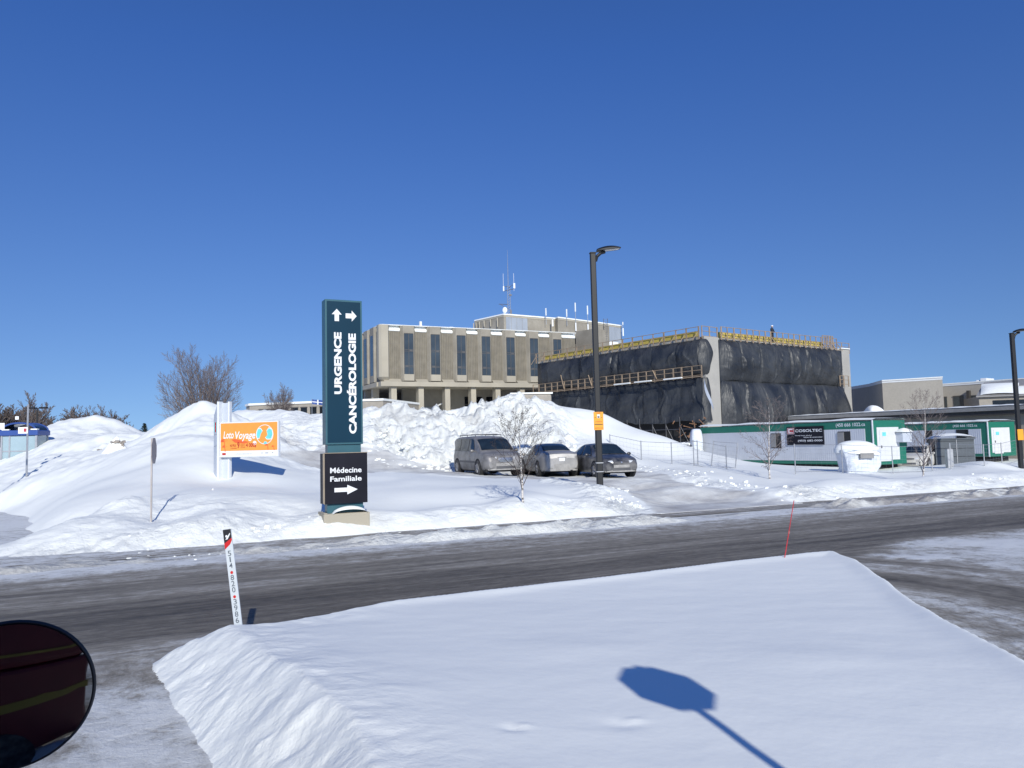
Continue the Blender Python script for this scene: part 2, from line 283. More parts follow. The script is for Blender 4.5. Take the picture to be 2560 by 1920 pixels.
def text(name, body, w, h, mt, parent, fn, bold=.0, shear=0.0, thick=.004, kind=None):
    "lettering scaled to w x h, fn maps (u,v,depth) to local coordinates"
    cu = bpy.data.curves.new('t', 'FONT'); cu.body = body; cu.size = 1; cu.offset = bold; cu.shear = shear; cu.resolution_u = 3
    ob = bpy.data.objects.new('t', cu); COL.objects.link(ob)
    me = bpy.data.meshes.new_from_object(ob.evaluated_get(bpy.context.evaluated_depsgraph_get()))
    bpy.data.objects.remove(ob); bpy.data.curves.remove(cu)
    vs = np.array([v.co[:] for v in me.vertices]); x0, y0 = vs[:, 0].min(), vs[:, 1].min(); sx = w/(vs[:, 0].max()-x0); sy = h/(vs[:, 1].max()-y0)
    mb = MB(); mb.add([fn((v[0]-x0)*sx, (v[1]-y0)*sy, 0) for v in vs], [tuple(p.vertices) for p in me.polygons])
    bpy.data.meshes.remove(me)
    return mb.build(name, mt, parent)
def arrow(mb, fn, x, z, w, h, ang, mi=0):
    pts = [(-.5, -.22), (.05, -.22), (.05, -.5), (.5, 0), (.05, .5), (.05, .22), (-.5, .22)]
    ca, sa = math.cos(ang), math.sin(ang); q = []
    for a, b_ in pts:
        a *= w; b_ *= h; q.append(fn(x+a*ca-b_*sa, z+a*sa+b_*ca, 0))
    mb.poly(q, mi)
# ------------------------------------------------------------------ ground sheet
g = MB(); g.poly([(-3000, -400, -.06), (3000, -400, -.06), (3000, 4000, -.06), (-3000, 4000, -.06)])
tag(g.build('ground', M['snowcap']), kind='structure')
# ------------------------------------------------------------------ grids
def gridmesh(name, X, Y, Z, mt, attrs=None, keep=None, smooth=True):
    ny, nx = X.shape
    co = np.stack([X, Y, Z], -1).reshape(-1, 3)
    idx = np.arange(nx*ny).reshape(ny, nx)
    q = np.stack([idx[:-1, :-1], idx[:-1, 1:], idx[1:, 1:], idx[1:, :-1]], -1).reshape(-1, 4)
    if keep is not None: q = q[keep[:-1, :-1].reshape(-1)]
    used = np.unique(q); rm = -np.ones(nx*ny, int); rm[used] = np.arange(len(used)); q = rm[q]; co = co[used]
    me = bpy.data.meshes.new(name); me.vertices.add(len(co)); me.vertices.foreach_set('co', co.astype('f').ravel())
    me.loops.add(q.size); me.loops.foreach_set('vertex_index', q.ravel().astype('i'))
    me.polygons.add(len(q)); me.polygons.foreach_set('loop_start', np.arange(0, q.size, 4, dtype='i'))
    me.polygons.foreach_set('use_smooth', np.ones(len(q), bool)) if smooth else None
    me.update(); me.validate()
    for k, a in (attrs or {}).items():
        if a.ndim == 3:
            at = me.attributes.new(k, 'FLOAT_VECTOR', 'POINT'); at.data.foreach_set('vector', a.reshape(-1, 3)[used].astype('f').ravel())
        else:
            at = me.attributes.new(k, 'FLOAT', 'POINT'); at.data.foreach_set('value', a.reshape(-1)[used].astype('f'))
    me.materials.append(mt)
    o = bpy.data.objects.new(name, me); COL.objects.link(o); return o
# ---- roads (flat), one grid cut into road, drive on the left, drive on the right
def road_attrs(X, Y):
    s = X*U2[0]+Y*U2[1]; t = X*N2[0]+Y*N2[1]
    w = fbm(s*.12, t*.5, 3, 5)*.8
    tt = t+w*.5
    lane = .30+.22*sstep(13.4, 16.2, tt)+.30*sstep(16.6, 17.7, tt)          # grey salty far lane, whiter margin
    lane += -.10*np.exp(-((tt-12.6)/.9)**2)
    lane -= .10*np.exp(-((tt-15.3)/.45)**2); lane += .10*np.exp(-((tt-14.2)/.25)**2)+.12*fbm(s*.10, t*2.2, 4, 88)
    lane += .10*np.exp(-((tt-10.4)/.45)**2)
    # drives: below t 10
    rr = np.hypot(X-2.3, Y-9.3)
    left = s < 2.5
    dl = .72+fbm(X*.7, Y*.7, 4, 9)*.7
    trk = np.abs((s+5.1)); dl = dl-.34*np.exp(-((s+2.75)/.35)**2)-.28*np.exp(-((s+4.4)/.3)**2)
    dr = .76-.52*np.exp(-((rr-4.9)/.75)**2)-.35*np.exp(-((rr-6.7)/.5)**2)-.15*np.exp(-((rr-3.1)/.25)**2)+fbm(rr*3.0, np.arctan2(Y-9.3, X-2.3)*2.0, 4, 12)*.35
    dr = np.where(rr > 7.2, 1.0+fbm(X*.5, Y*1.2, 4, 4)*.8, dr)
    k = 1-sstep(9.6, 10.9, tt-1.5*sstep(11.5, 16, s))
    side = np.where(left, dl, dr)
    a = lane*(1-k)+side*k
    a = a+.28*sstep(17.3, 18.0, tt)*(t > 16)
    # slushy cross street at far left
    a = np.maximum(a, .92*sstep(6, 0, np.hypot((s+7.5)*.9, (t-18.5)*.9)-1.5)*(t > 15.5))
    a = np.where((t > 19.1), .86+w*.5, a); a = a+.25*sstep(-.5, -4, s)*sstep(16.4, 18.4, t)
    ang = np.arctan2(Y-9.3, X-2.3)
    kr = ((~left) & (tt < 10.9))
    fx = np.where(kr, -ang*5, np.where((left) & (tt < 9.9), t*.9, s)); fy = np.where(kr, rr, np.where((left) & (tt < 9.9), s*.5, t))
    return dict(snowy=a, flow=np.stack([fx, fy, fx*0], -1)), s, t
xs = np.arange(-46, 80, .22); ys = np.arange(-6, 80, .22); X, Y = np.meshgrid(xs, ys)
at, s_, t_ = road_attrs(X, Y)
Zr = np.zeros_like(X)
inroad = (t_ > 9.95) & (t_ < 19.1)
tag(gridmesh('road', X, Y, Zr, M['road'], at, inroad), kind='structure')
tag(gridmesh('driveway', X, Y, Zr, M['road'], at, (~inroad) & (t_ <= 9.95) & (Y < 40)), kind='structure')
tag(gridmesh('cross_street', X, Y, Zr, M['road'], at, (~inroad) & (t_ >= 19.1) & (s_ < 2) & (X > -46)), kind='structure')
# sidewalk: thin packed snow over concrete
ss = np.arange(-3, 90, .2); tts = np.arange(18.9, 20.9, .2); S_, T_ = np.meshgrid(ss, tts)
Xs = S_*U2[0]+T_*N2[0]; Ys = S_*U2[1]+T_*N2[1]
snw = .50+.20*sstep(8, 0, S_)+fbm(S_*.25, T_*.6, 3, 21)*.35+.1*np.exp(-((T_-20.4)/.3)**2)
tag(gridmesh('sidewalk', Xs, Ys, np.full_like(Xs, .016), M['road'], dict(snowy=snw, flow=np.stack([S_, T_*1.6, S_*0], -1))), kind='structure')
# ploughed strip between sidewalk and road
ss = np.arange(-6, 90, .09); tts = np.arange(17.0, 19.45, .05); S_, T_ = np.meshgrid(ss, tts)
Xs = S_*U2[0]+T_*N2[0]; Ys = S_*U2[1]+T_*N2[1]
lf = sstep(9, 1, S_)
e1 = 17.6+.45*lf+fbm(S_*.35, S_*0, 3, 31)*.35; e2 = 19.15+fbm(S_*.5, S_*0+4, 3, 32)*.3
prof = sstep(0, .45, T_-e1)*sstep(0, .3, e2-T_)
gate = 1-.75*sstep(13.0, 14.5, S_)*sstep(20.6, 19.4, S_)
Zs = -.05+prof*gate*(1-.5*lf)*(.17+fbm(S_*1.1, T_*2, 4, 33, .6)*.22)
dirt = .36+.25*lf+.5*sstep(10, 24, S_)*sstep(-.2, .35, fbm(S_*.8, T_*2.5, 3, 34)+.15)
tag(gridmesh('snow_strip', Xs, Ys, Zs, M['snow'], dict(packed=dirt*np.ones_like(Zs), rough=np.full_like(Zs, .9))), kind='structure')
# ---- foreground snow bank
def seg_d(X, Y, pts):
    "signed distance to polygon, inside positive"
    n = len(pts); d = np.full(X.shape, 1e9); ins = np.zeros(X.shape, bool)
    for i in range(n):
        ax, ay = pts[i]; bx, by = pts[(i+1) % n]
        vx, vy = bx-ax, by-ay; tt = np.clip(((X-ax)*vx+(Y-ay)*vy)/(vx*vx+vy*vy), 0, 1)
        d = np.minimum(d, np.hypot(X-ax-tt*vx, Y-ay-tt*vy))
        c = ((ay > Y) != (by > Y)) & (X < (bx-ax)*(Y-ay)/(by-ay+1e-12)+ax); ins ^= c
    return np.where(ins, d, -d)
BANK = [(-4.05, 8.75), (-3.6, 9.15), (-2.6, 9.75), (-.5, 10.95), (1.5, 11.95), (3.4, 12.9), (4.7, 13.55), (5.35, 13.75), (5.62, 13.5), (5.55, 12.3), (5.2, 10.6), (4.75, 8.6), (4.35, 6.9), (4.0, 5.0), (3.7, 2.5), (3.5, -1), (-.2, -1), (-.7, 2.6), (-1.75, 5.0), (-2.6, 6.5), (-3.5, 7.9)]
xs = np.arange(-5, 7, .035); ys = np.arange(-1.2, 15, .035); X, Y = np.meshgrid(xs, ys)
d = seg_d(X, Y, BANK)
leftness = sstep(.8, -1.6, X+ (Y-5)*.38)
d = d+fbm(X*1.0, Y*1.0, 2, 41)*.11*(.45+.55*leftness)+.10*fbm(X*.45, Y*.45, 2, 47)*(X > 2)
top = .33+.16*sstep(11, 5, Y)+.02*fbm(X*.35, Y*.5, 3, 42)+.10*leftness*sstep(9, 6, Y)
wid = .55+.65*leftness
e = sstep(-.05, 1, d/wid)
rgh = leftness*sstep(1.9, .2, d)
Z = -.05+(top+.05)*np.minimum(1, 1.3*e**.6)
lump = fbm(X*2.6+3, Y*2.6, 5, 43, .62)
Z += rgh*(d > 0)*(lump*.045+.07*fbm(X*.9, Y*.9, 2, 46))+.008*fbm(X*.9, Y*1.6, 3, 44)*(d > 0)
Z += .035*np.exp(-((d-.30)/.2)**2)*(1-leftness)
for vx, vy, w_, h_ in ((1110, 1560, .07, -.02), (1130, 1556, .05, .02), (1345, 1548, .12, -.014), (1370, 1540, .06, .014), (660, 1505, .10, .04), (640, 1530, .12, -.04), (560, 1500, .08, .03), (900, 1480, .3, .012), (1250, 1380, .5, .015), (1750, 1420, .6, .02)):
    p_ = V(vx, vy, 1.82*1703/(vy-950)); Z += h_*np.exp(-(((X-p_.x)/w_)**2+((Y-p_.y)/w_/.7)**2))*(d > .1)
tag(gridmesh('snow_bank', X, Y, Z, M['snow'], dict(packed=0*Z+.0, rough=.02+rgh*.28), keep=d > -.3), kind='structure')
ZB = Z.copy()
def bankz(x, y):
    i = int(round((y+1.2)/.035)); j = int(round((x+5)/.035)); return float(ZB[i, j])
stake_z = bankz(-3.05, 8.95); rod_z = bankz(4.6, 13.1); stop_z = bankz(1.94, 1.95)
# ---- far snow field from control points (photo column/row in 2212-wide view, distance)
CPV = [ # big left mounds
 (78, 941, 50), (125, 911, 50), (175, 914, 50), (237, 903, 52), (270, 916, 52), (297, 940, 50), (100, 960, 44), (180, 950, 45), (240, 945, 45), (215, 985, 38),
 (240, 950, 43), (262, 962, 40), (228, 975, 39), (120, 1000, 38), (80, 1030, 34), (30, 1000, 43), (10, 1020, 40), (57, 1042, 35),
 (350, 919, 42), (390, 894, 41), (435, 869, 40), (462, 875, 40), (487, 889, 41), (350, 950, 38), (420, 920, 37), (430, 960, 33), (330, 1000, 31), (400, 1000, 30),
 (519, 893, 50), (580, 893, 49), (626, 894, 48), (651, 901, 48), (697, 897, 48), (560, 920, 44), (620, 940, 42), (600, 990, 37), (620, 1010, 34.5), (680, 1018, 33.5),
 (470, 1037, 29), (490, 1042, 28.6), (540, 1030, 29), (600, 1040, 28.5), (640, 1060, 27), (520, 1060, 26), (400, 1040, 27.5), (440, 1058, 25), (300, 1030, 28), (200, 1060, 27), (120, 1090, 26),
 (324, 1126, 20.6), (260, 1100, 22.5), (380, 1090, 22.5), (420, 1110, 21), (300, 1075, 24.5), (180, 1130, 22.5), (560, 1110, 21.5), (620, 1100, 22.3),
 (745, 1118, 21), (690, 1095, 22.6), (820, 1100, 22.6), (900, 1105, 22.6), (900, 1060, 27), (1000, 1090, 23.6), (1000, 1050, 28), (830, 1040, 30), (720, 1040, 30), (820, 1020, 34), (900, 1022, 34.5),
 (1130, 1083, 23.6), (1060, 1062, 26.3), (1180, 1065, 25.7), (1240, 1078, 24.9),
 (1288, 1052, 28.3), (1330, 1058, 27.6), (1320, 1074, 26.3), (1360, 1088, 25.5), (1260, 1070, 26.4),
 # rough pile behind the cars
 (790, 888, 46), (822, 879, 46), (850, 890, 46), (900, 894, 46), (950, 901, 46), (976, 902, 46), (1010, 886, 46), (1045, 879, 46), (1077, 876, 46), (1106, 881, 46), (1183, 880, 47),
 (800, 950, 42.5), (900, 960, 42.3), (1000, 955, 42.8), (1100, 950, 43), (1200, 950, 43), (800, 1000, 39.5), (900, 1004, 40), (960, 1000, 41), (1060, 930, 44), (880, 925, 44.2), (1150, 920, 45),
 (1267, 884, 50), (1305, 894, 50), (1341, 919, 49), (1362, 928, 48.5), (1417, 941, 48), (1460, 958, 47), (1240, 930, 46.5), (1300, 960, 45), (1360, 985, 43.5), (1250, 965, 43), (1400, 1000, 42), (1440, 985, 45), (1500, 980, 46), (1552, 990, 48), (1590, 1002, 47),
 (1460, 1003, 42), (1400, 1020, 38.5), (1440, 1040, 35), (1500, 1045, 33.5), (1480, 1028, 36), (1550, 1020, 38), (1570, 1040, 34.5), (1620, 1050, 32.8), (1600, 1012, 43),
 (1664, 1038, 36), (1700, 1062, 31.8), (1720, 1010, 47), (1780, 1045, 35), (1850, 1022, 43), (1900, 1045, 34.5), (1960, 1027, 42), (1990, 1036, 38), (2050, 1030, 39), (2100, 1000, 45), (2150, 1002, 44), (2060, 1012, 45), (2207, 1022, 43), (2180, 1030, 38), (2240, 1020, 42), (2300, 1015, 42),
]
CPW = [(-3, 37.4, .97), (-1.4, 35.2, .88), (2.2, 37.2, .72), (2.6, 35, .70), (5, 35.5, .64), (6, 33.6, .60), (-5.5, 38.5, 1.05), (0, 40, .9), (5, 39.5, .75), (5.5, 30, .45), (7.5, 29, .30), (3.2, 31, .58), (0, 33, .8),
 (30, 75, .6), (18, 62, .3), (25, 55, .05), (35, 60, .1), (45, 50, .1), (30, 45, .15), (60, 60, .1), (60, 90, .5), (15, 66, .8), (8, 62, 2.0), (0, 62, 2.8), (-10, 62, 2.8), (-22, 62, 2.4), (-35, 64, 2.2), (-50, 60, 2), (-60, 80, 2.2), (-30, 90, 2.8), (0, 90, 3.5), (25, 95, 2), (0, 120, 4), (-40, 130, 3), (50, 120, 2), (-90, 130, 2), (90, 120, 1), (0, 170, 3), (-110, 170, 2), (110, 170, 2),
 (-26, 54, 2.3), (-16, 54, 2.9), (-4, 54, 3), (6, 54, 2.6), (14, 54, .85), (-38, 44, 1.2), (-34, 38, .6), (-45, 50, .8), (-17, 46, 3.0), (-20, 42, 2.4)]
for s in np.arange(1.0, 14, 1.5): CPW += [(*ST(s, 20.55)[:2], .10), (*ST(s, 21.1)[:2], .42)]
for s in np.arange(-2, 14, 3): CPW += [(*ST(s, 22.6)[:2], .36)]
for s in np.arange(21, 75, 3): CPW += [(*ST(s, 20.55)[:2], .10), (*ST(s, 21.3)[:2], .42), (*ST(s, 23.5)[:2], .3)]
CPW += [(*ST(15, 20.3)[:2], .02), (*ST(17.5, 20.3)[:2], .02), (*ST(20, 20.3)[:2], .02), (*ST(17.5, 22.3)[:2], .08), (*ST(16.5, 22.3)[:2], .08), (*ST(19.5, 22.3)[:2], .1), (*ST(18, 25)[:2], .2)]
for t in (24, 27, 30, 33): CPW += [(*ST(-2.6+(t-24)*-.11, t)[:2], -.30), (*ST(-1.6+(t-24)*-.11, t)[:2], .40)]
for t in (23, 26, 29, 32, 35, 38): CPW += [(*ST(-3.7+(t-24)*-.12, t)[:2], -.35), (*ST(-5.2+(t-24)*-.12, t)[:2], -.35)]
for t in (22, 26, 30, 35): CPW += [(*ST(-6.5, t)[:2], -.15), (*ST(-12, t)[:2], -.15)]
CPW += [(*ST(-.8, 20.6)[:2], .02), (*ST(-2.2, 21.3)[:2], .0), (*ST(-3.2, 22.4)[:2], .0), (*ST(-12, 50)[:2], .1), (*ST(-18, 30)[:2], -.1), (*ST(-22, 45)[:2], .8)]
cps = np.array([V(a, b, c)[:] for a, b, c in CPV]+[list(c) for c in CPW])
cx, cy, cz = cps.T; CQ = 1.2
A = np.sqrt((cx[:, None]-cx)**2+(cy[:, None]-cy)**2+CQ**2); n = len(cx)
AA = np.zeros((n+1, n+1)); AA[:n, :n] = A+np.eye(n)*-.02; AA[:n, n] = 1; AA[n, :n] = 1
wts = np.linalg.solve(AA, np.append(cz, 0))
def hf(x, y):
    x = np.asarray(x, float); sh = x.shape; x = x.ravel(); y = np.asarray(y, float).ravel(); out = np.full(x.shape, wts[n])
    for i in range(0, len(x), 20000):
        xx = x[i:i+20000, None]; yy = y[i:i+20000, None]
        out[i:i+20000] += np.sqrt((xx-cx)**2+(yy-cy)**2+CQ**2) @ wts[:n]
    return out.reshape(sh)
def gz(x, y): return float(hf([x], [y])[0])
ang = np.radians(np.concatenate([np.arange(-58, -36, .4), np.arange(-36, 36, .125), np.arange(36, 58, .4)]))
rad = np.concatenate([np.exp(np.linspace(math.log(14), math.log(62), 430)), np.linspace(63, 185, 60)])
AG, RD = np.meshgrid(ang, rad); X = np.sin(AG)*RD; Y = np.cos(AG)*RD
Z = hf(X, Y); s_ = X*U2[0]+Y*U2[1]; t_ = X*N2[0]+Y*N2[1]
LOT = [(-9, 42.2), (-4.5, 40.5), (0, 41.5), (5, 41), (7.3, 38), (7.2, 34), (8.2, 30.8), (9.6, 27.6), (10.2, 26), (4.6, 23.5), (4.1, 25.2), (3.7, 27), (3.2, 29.5), (2.2, 31.5), (.5, 33.0), (-2.4, 33.8), (-8, 35.5), (-12, 37.5)]
dl = seg_d(X, Y, LOT)
lot = sstep(-.15, .45, dl+fbm(X*.6, Y*.6, 3, 60)*.6)
# rough zones: dumped pile behind the cars, ploughed ridges along the pavement, lumps near the lot
q = X/Y
rp = sstep(-.205, -.17, q)*sstep(.115, .045, q-.0*Y)*sstep(38.6, 40, Y)*sstep(50, 47, Y)
rp2 = sstep(-.33, -.28, q)*sstep(-.18, -.2, q)*sstep(38, 40, Y)*sstep(50, 47, Y)*.55
edge = np.exp(-((t_-20.9)/.55)**2)*(s_ > -3)*(1-.35*sstep(14, 2, s_))
ridge2 = np.exp(-((dl+.9)/.7)**2)*(1-sstep(20, 24, 26-Y*0)*0)*.65*(Y < 41)*(X > 1.0)
rough = np.clip(rp+rp2+edge*.55+ridge2+.35*sstep(25, 22, Y)*sstep(-3, -8, X), 0, 1)*(1-lot)
Z += np.maximum(rp, rp2)*.25*fbm(X*.38, Y*.38, 2, 73)
Z += rough*(fbm(X*.9, Y*.9, 5, 61, .58)*(.6+.5*fbm(X*.3, Y*.3, 2, 74))*1.3*(.32+.80*np.maximum(rp, rp2))+.25*np.maximum(rp, rp2)*fbm(X*2.1, Y*2.1, 4, 71, .65)+.12*np.abs(fbm(X*2.3, Y*2.3, 3, 62)))
Z += (1-rough)*(1-lot)*sstep(28, 36, Y)*(X < -6)*(.5*(.25-np.abs(fbm(X*.16+3, Y*.2, 2, 91)))+.16*fbm(X*.55, Y*.5, 4, 92, .6))
Z += (1-rough)*(1-lot)*(.16*fbm(X*.22, Y*.3, 2, 63)+.05*fbm(X*.8, Y*.5, 2, 66))*sstep(20.5, 24, t_)
Z += lot*fbm(s_*.8, t_*2.0, 4, 64)*.07
# broken crest lines
Z += (1-rough)*(1-lot)*sstep(30, 38, Y)*(X < -5)*.20*np.abs(fbm(X*.9, Y*.7, 4, 93, .6))
# a few wind-carved drifts on the left
for (vx, vy, Y0, hgt, wd) in ((250, 1112, 21.9, .28, .7), (300, 1100, 22.6, .22, .5), (440, 1104, 21.9, .12, .5), (235, 960, 41, .5, .9), (545, 1060, 26.2, .1, 1.2)):
    p = V(vx, vy, Y0); Z += hgt*np.exp(-(((X-p.x)/wd)**2+((Y-p.y)/wd/.8)**2))*(1+fbm(X*2, Y*2, 3, 65)*.6)
Z = np.where(t_ < 20.55, np.minimum(Z, Z*0-.06+ .3*sstep(19.9, 20.6, t_+fbm(s_*.7, s_*0, 3, 67)*.3)), Z)
Z = np.where((lot > .3) & (t_ > 19.9), np.maximum(Z, .028), Z)
packed = lot*.62+fbm(s_*.3, t_*.9, 3, 68)*.3*lot+.0*rp
packed = np.maximum(packed, .30*edge*sstep(0, .3, fbm(s_*.5, t_, 3, 69)))
packed = np.maximum(packed, .62*rp2/.55*sstep(.0, .35, fbm(X*.7, Y*.9, 4, 95)+.12)*sstep(46, 43, Y)+.40*rp*sstep(.1, .5, fbm(X*.5, Y*.7, 4, 96)+.05))
atf = dict(packed=np.clip(packed, 0, 1.2), rough=np.clip(rough+.15*lot, 0, 1))
tag(gridmesh('parking_lot', X, Y, Z, M['snow'], atf, (lot > .5) & (t_ > 19.5)), kind='structure')
tag(gridmesh('snow_field', X, Y, Z, M['snow'], atf, (lot <= .5) & (t_ > 19.5)), kind='structure')
# loose chunks of snow along the ploughed edges
rnd = random.Random(5); ch = MB()
def chunk(mb, c, r, rnd, fl=.7):
    vs = []; n1 = 6
    rot = rnd.random()*6
    for j, ph in enumerate((-.9, 0, .9)):
        for i in range(n1):
            a = rot+i*2*math.pi/n1+j*.4; k = r*(.75+.5*rnd.random()); vs.append((c[0]+k*math.cos(a)*math.cos(ph*.9), c[1]+k*math.sin(a)*math.cos(ph*.9), c[2]+k*fl*math.sin(ph)))
    vs += [(c[0], c[1], c[2]-r*fl), (c[0], c[1], c[2]+r*fl*.95)]
    fs = [(j*n1+i, j*n1+(i+1) % n1, (j+1)*n1+(i+1) % n1, (j+1)*n1+i) for j in (0, 1) for i in range(n1)]
    fs += [((i+1) % n1, i, 3*n1) for i in range(n1)]+[(2*n1+i, 2*n1+(i+1) % n1, 3*n1+1) for i in range(n1)]
    mb.add(vs, fs)
pts = []
for i in range(420):
    k = rnd.random(); s = rnd.uniform(0, 45); t = rnd.gauss(20.7, .35) if k < .5 else rnd.gauss(18.7, .3)
    if 14 < s < 21: continue
    p = ST(s, t); pts.append((p.x, p.y, (.0 if t < 20.6 else None), rnd.uniform(.02, .055 if t < 20.3 else .085)))
for i in range(260):
    a = rnd.uniform(-.20, .08); Y0 = rnd.uniform(39, 44); pts.append((a*Y0, Y0, None, rnd.uniform(.04, .15)))
for i in range(90):
    Y0 = rnd.uniform(26, 41); x = 8.2+(34-Y0)*.25+rnd.gauss(.5, .8); pts.append((x, Y0, None, rnd.uniform(.03, .11)))
for i in range(50):
    Y0 = rnd.uniform(25, 29); pts.append((3.4+rnd.gauss(0, .5), Y0, None, rnd.uniform(.03, .09)))
for i in range(0):
    y = rnd.uniform(4.2, 8.8); foot = -1.05-(y-3.5)*.56+.25*rnd.random(); x = foot+abs(rnd.gauss(0, .35))
    pts.append((x, y, max(0, bankz(x, y)), rnd.uniform(.006, .022)))
hz = hf([p[0] for p in pts], [p[1] for p in pts])
for p, h in zip(pts, hz): chunk(ch, (p[0], p[1], (h-.25*p[3] if p[2] is None else p[2])), p[3], rnd)
tag(ch.build('snow_chunks', M['snowcap'], smooth=False), label='loose broken lumps of ploughed snow along the banks and piles', cat='snow chunks', kind='stuff')

# ================================================================== DIRECTIONAL SIGN by the road
def sgn():
    b = P(815.8, 1303, 20.8); rt = empty('directional_sign', (b.x, b.y, b.z), RA, 'tall teal sign tower pointing to URGENCE and CANCÉROLOGIE with a black board below', 'sign')
    z0 = b.z
    def zz(y): return P(815.8, y, 20.8).z-z0
    zt, zb, l1, l0, n0 = zz(747), zz(1112), zz(1134), zz(1261), zz(1279)
    o = MB().box(0, 1.0, 0, .40, zb, zt).build('upper_cabinet', M['teal'], rt, bevel=.012)
    MB().box(.045, .955, -.006, 0, zb+.05, zt-.05).build('face_panel', M['tealdk'], rt)
    f = lambda u, v, d: (u, -.010, v)
    def up(x0, y0): return lambda u, v, d: (x0-v, -.010, y0+u)
    H = zt-zb
    text('lettering', 'URGENCE', 1.66, .205, M['white'], rt, up(.435, zb+H*.345), .045)
    text('lettering', 'CANCÉROLOGIE', 2.70, .255, M['white'], rt, up(.825, zb+H*.072), .045)
    a = MB(); arrow(a, f, .31, zt-.42, .33, .27, R(90)); a.build('arrow', M['white'], rt)
    a = MB(); arrow(a, f, .70, zt-.43, .30, .30, 0); a.build('arrow', M['white'], rt)
    MB().box(.06, .95, .05, .35, l1-.02, zb-.001).build('neck', M['teal'], rt)
    MB().box(-.06, 1.10, -.03, .43, l0, l1).build('lower_board', [M['black']], rt, bevel=.006)
    MB().box(-.065, -.045, -.045, -.032, l0, l1).box(-.065, 1.105, -.045, -.032, l1, l1+.018).box(-.09, -.064, -.045, -.02, l0+.02, l1).build('board_edge', M['oldwood'], rt)
    h = lambda x0, y0: (lambda u, v, d: (x0+u, -.036, y0+v))
    text('lettering', 'Médecine', .84, .145, M['white'], rt, h(.10, l1-.52), .022)
    text('lettering', 'Familiale', .84, .135, M['white'], rt, h(.10, l1-.74), .022)
    a = MB(); arrow(a, lambda u, v, d: (u, -.036, v), .52, l0+.36, .62, .25, 0); a.build('arrow', M['white'], rt)
    MB().box(.04, 1.0, .06, .36, n0-.28, l0-.001).build('foot', M['teal'], rt)
    MB().box(-.10, 1.12, -.16, .55, -1.0, n0-.06).box(-.10, .0, -.16, .55, n0-.061, n0-.03).build('concrete_base', M['conclight'], rt, bevel=.02)
    def cap(u, v):
        x = .14+.92*u; w = math.sin(math.pi*min(max(u, 0), 1))**.5; y = -.20+.30*v
        return (x, y, n0-.065+.19*w*math.sin(math.pi*min(1, .12+v*.9))**.6)
    MB().grid(cap, 14, 8).build('snow_heap', M['snowcap'], rt, smooth=True)
sgn()
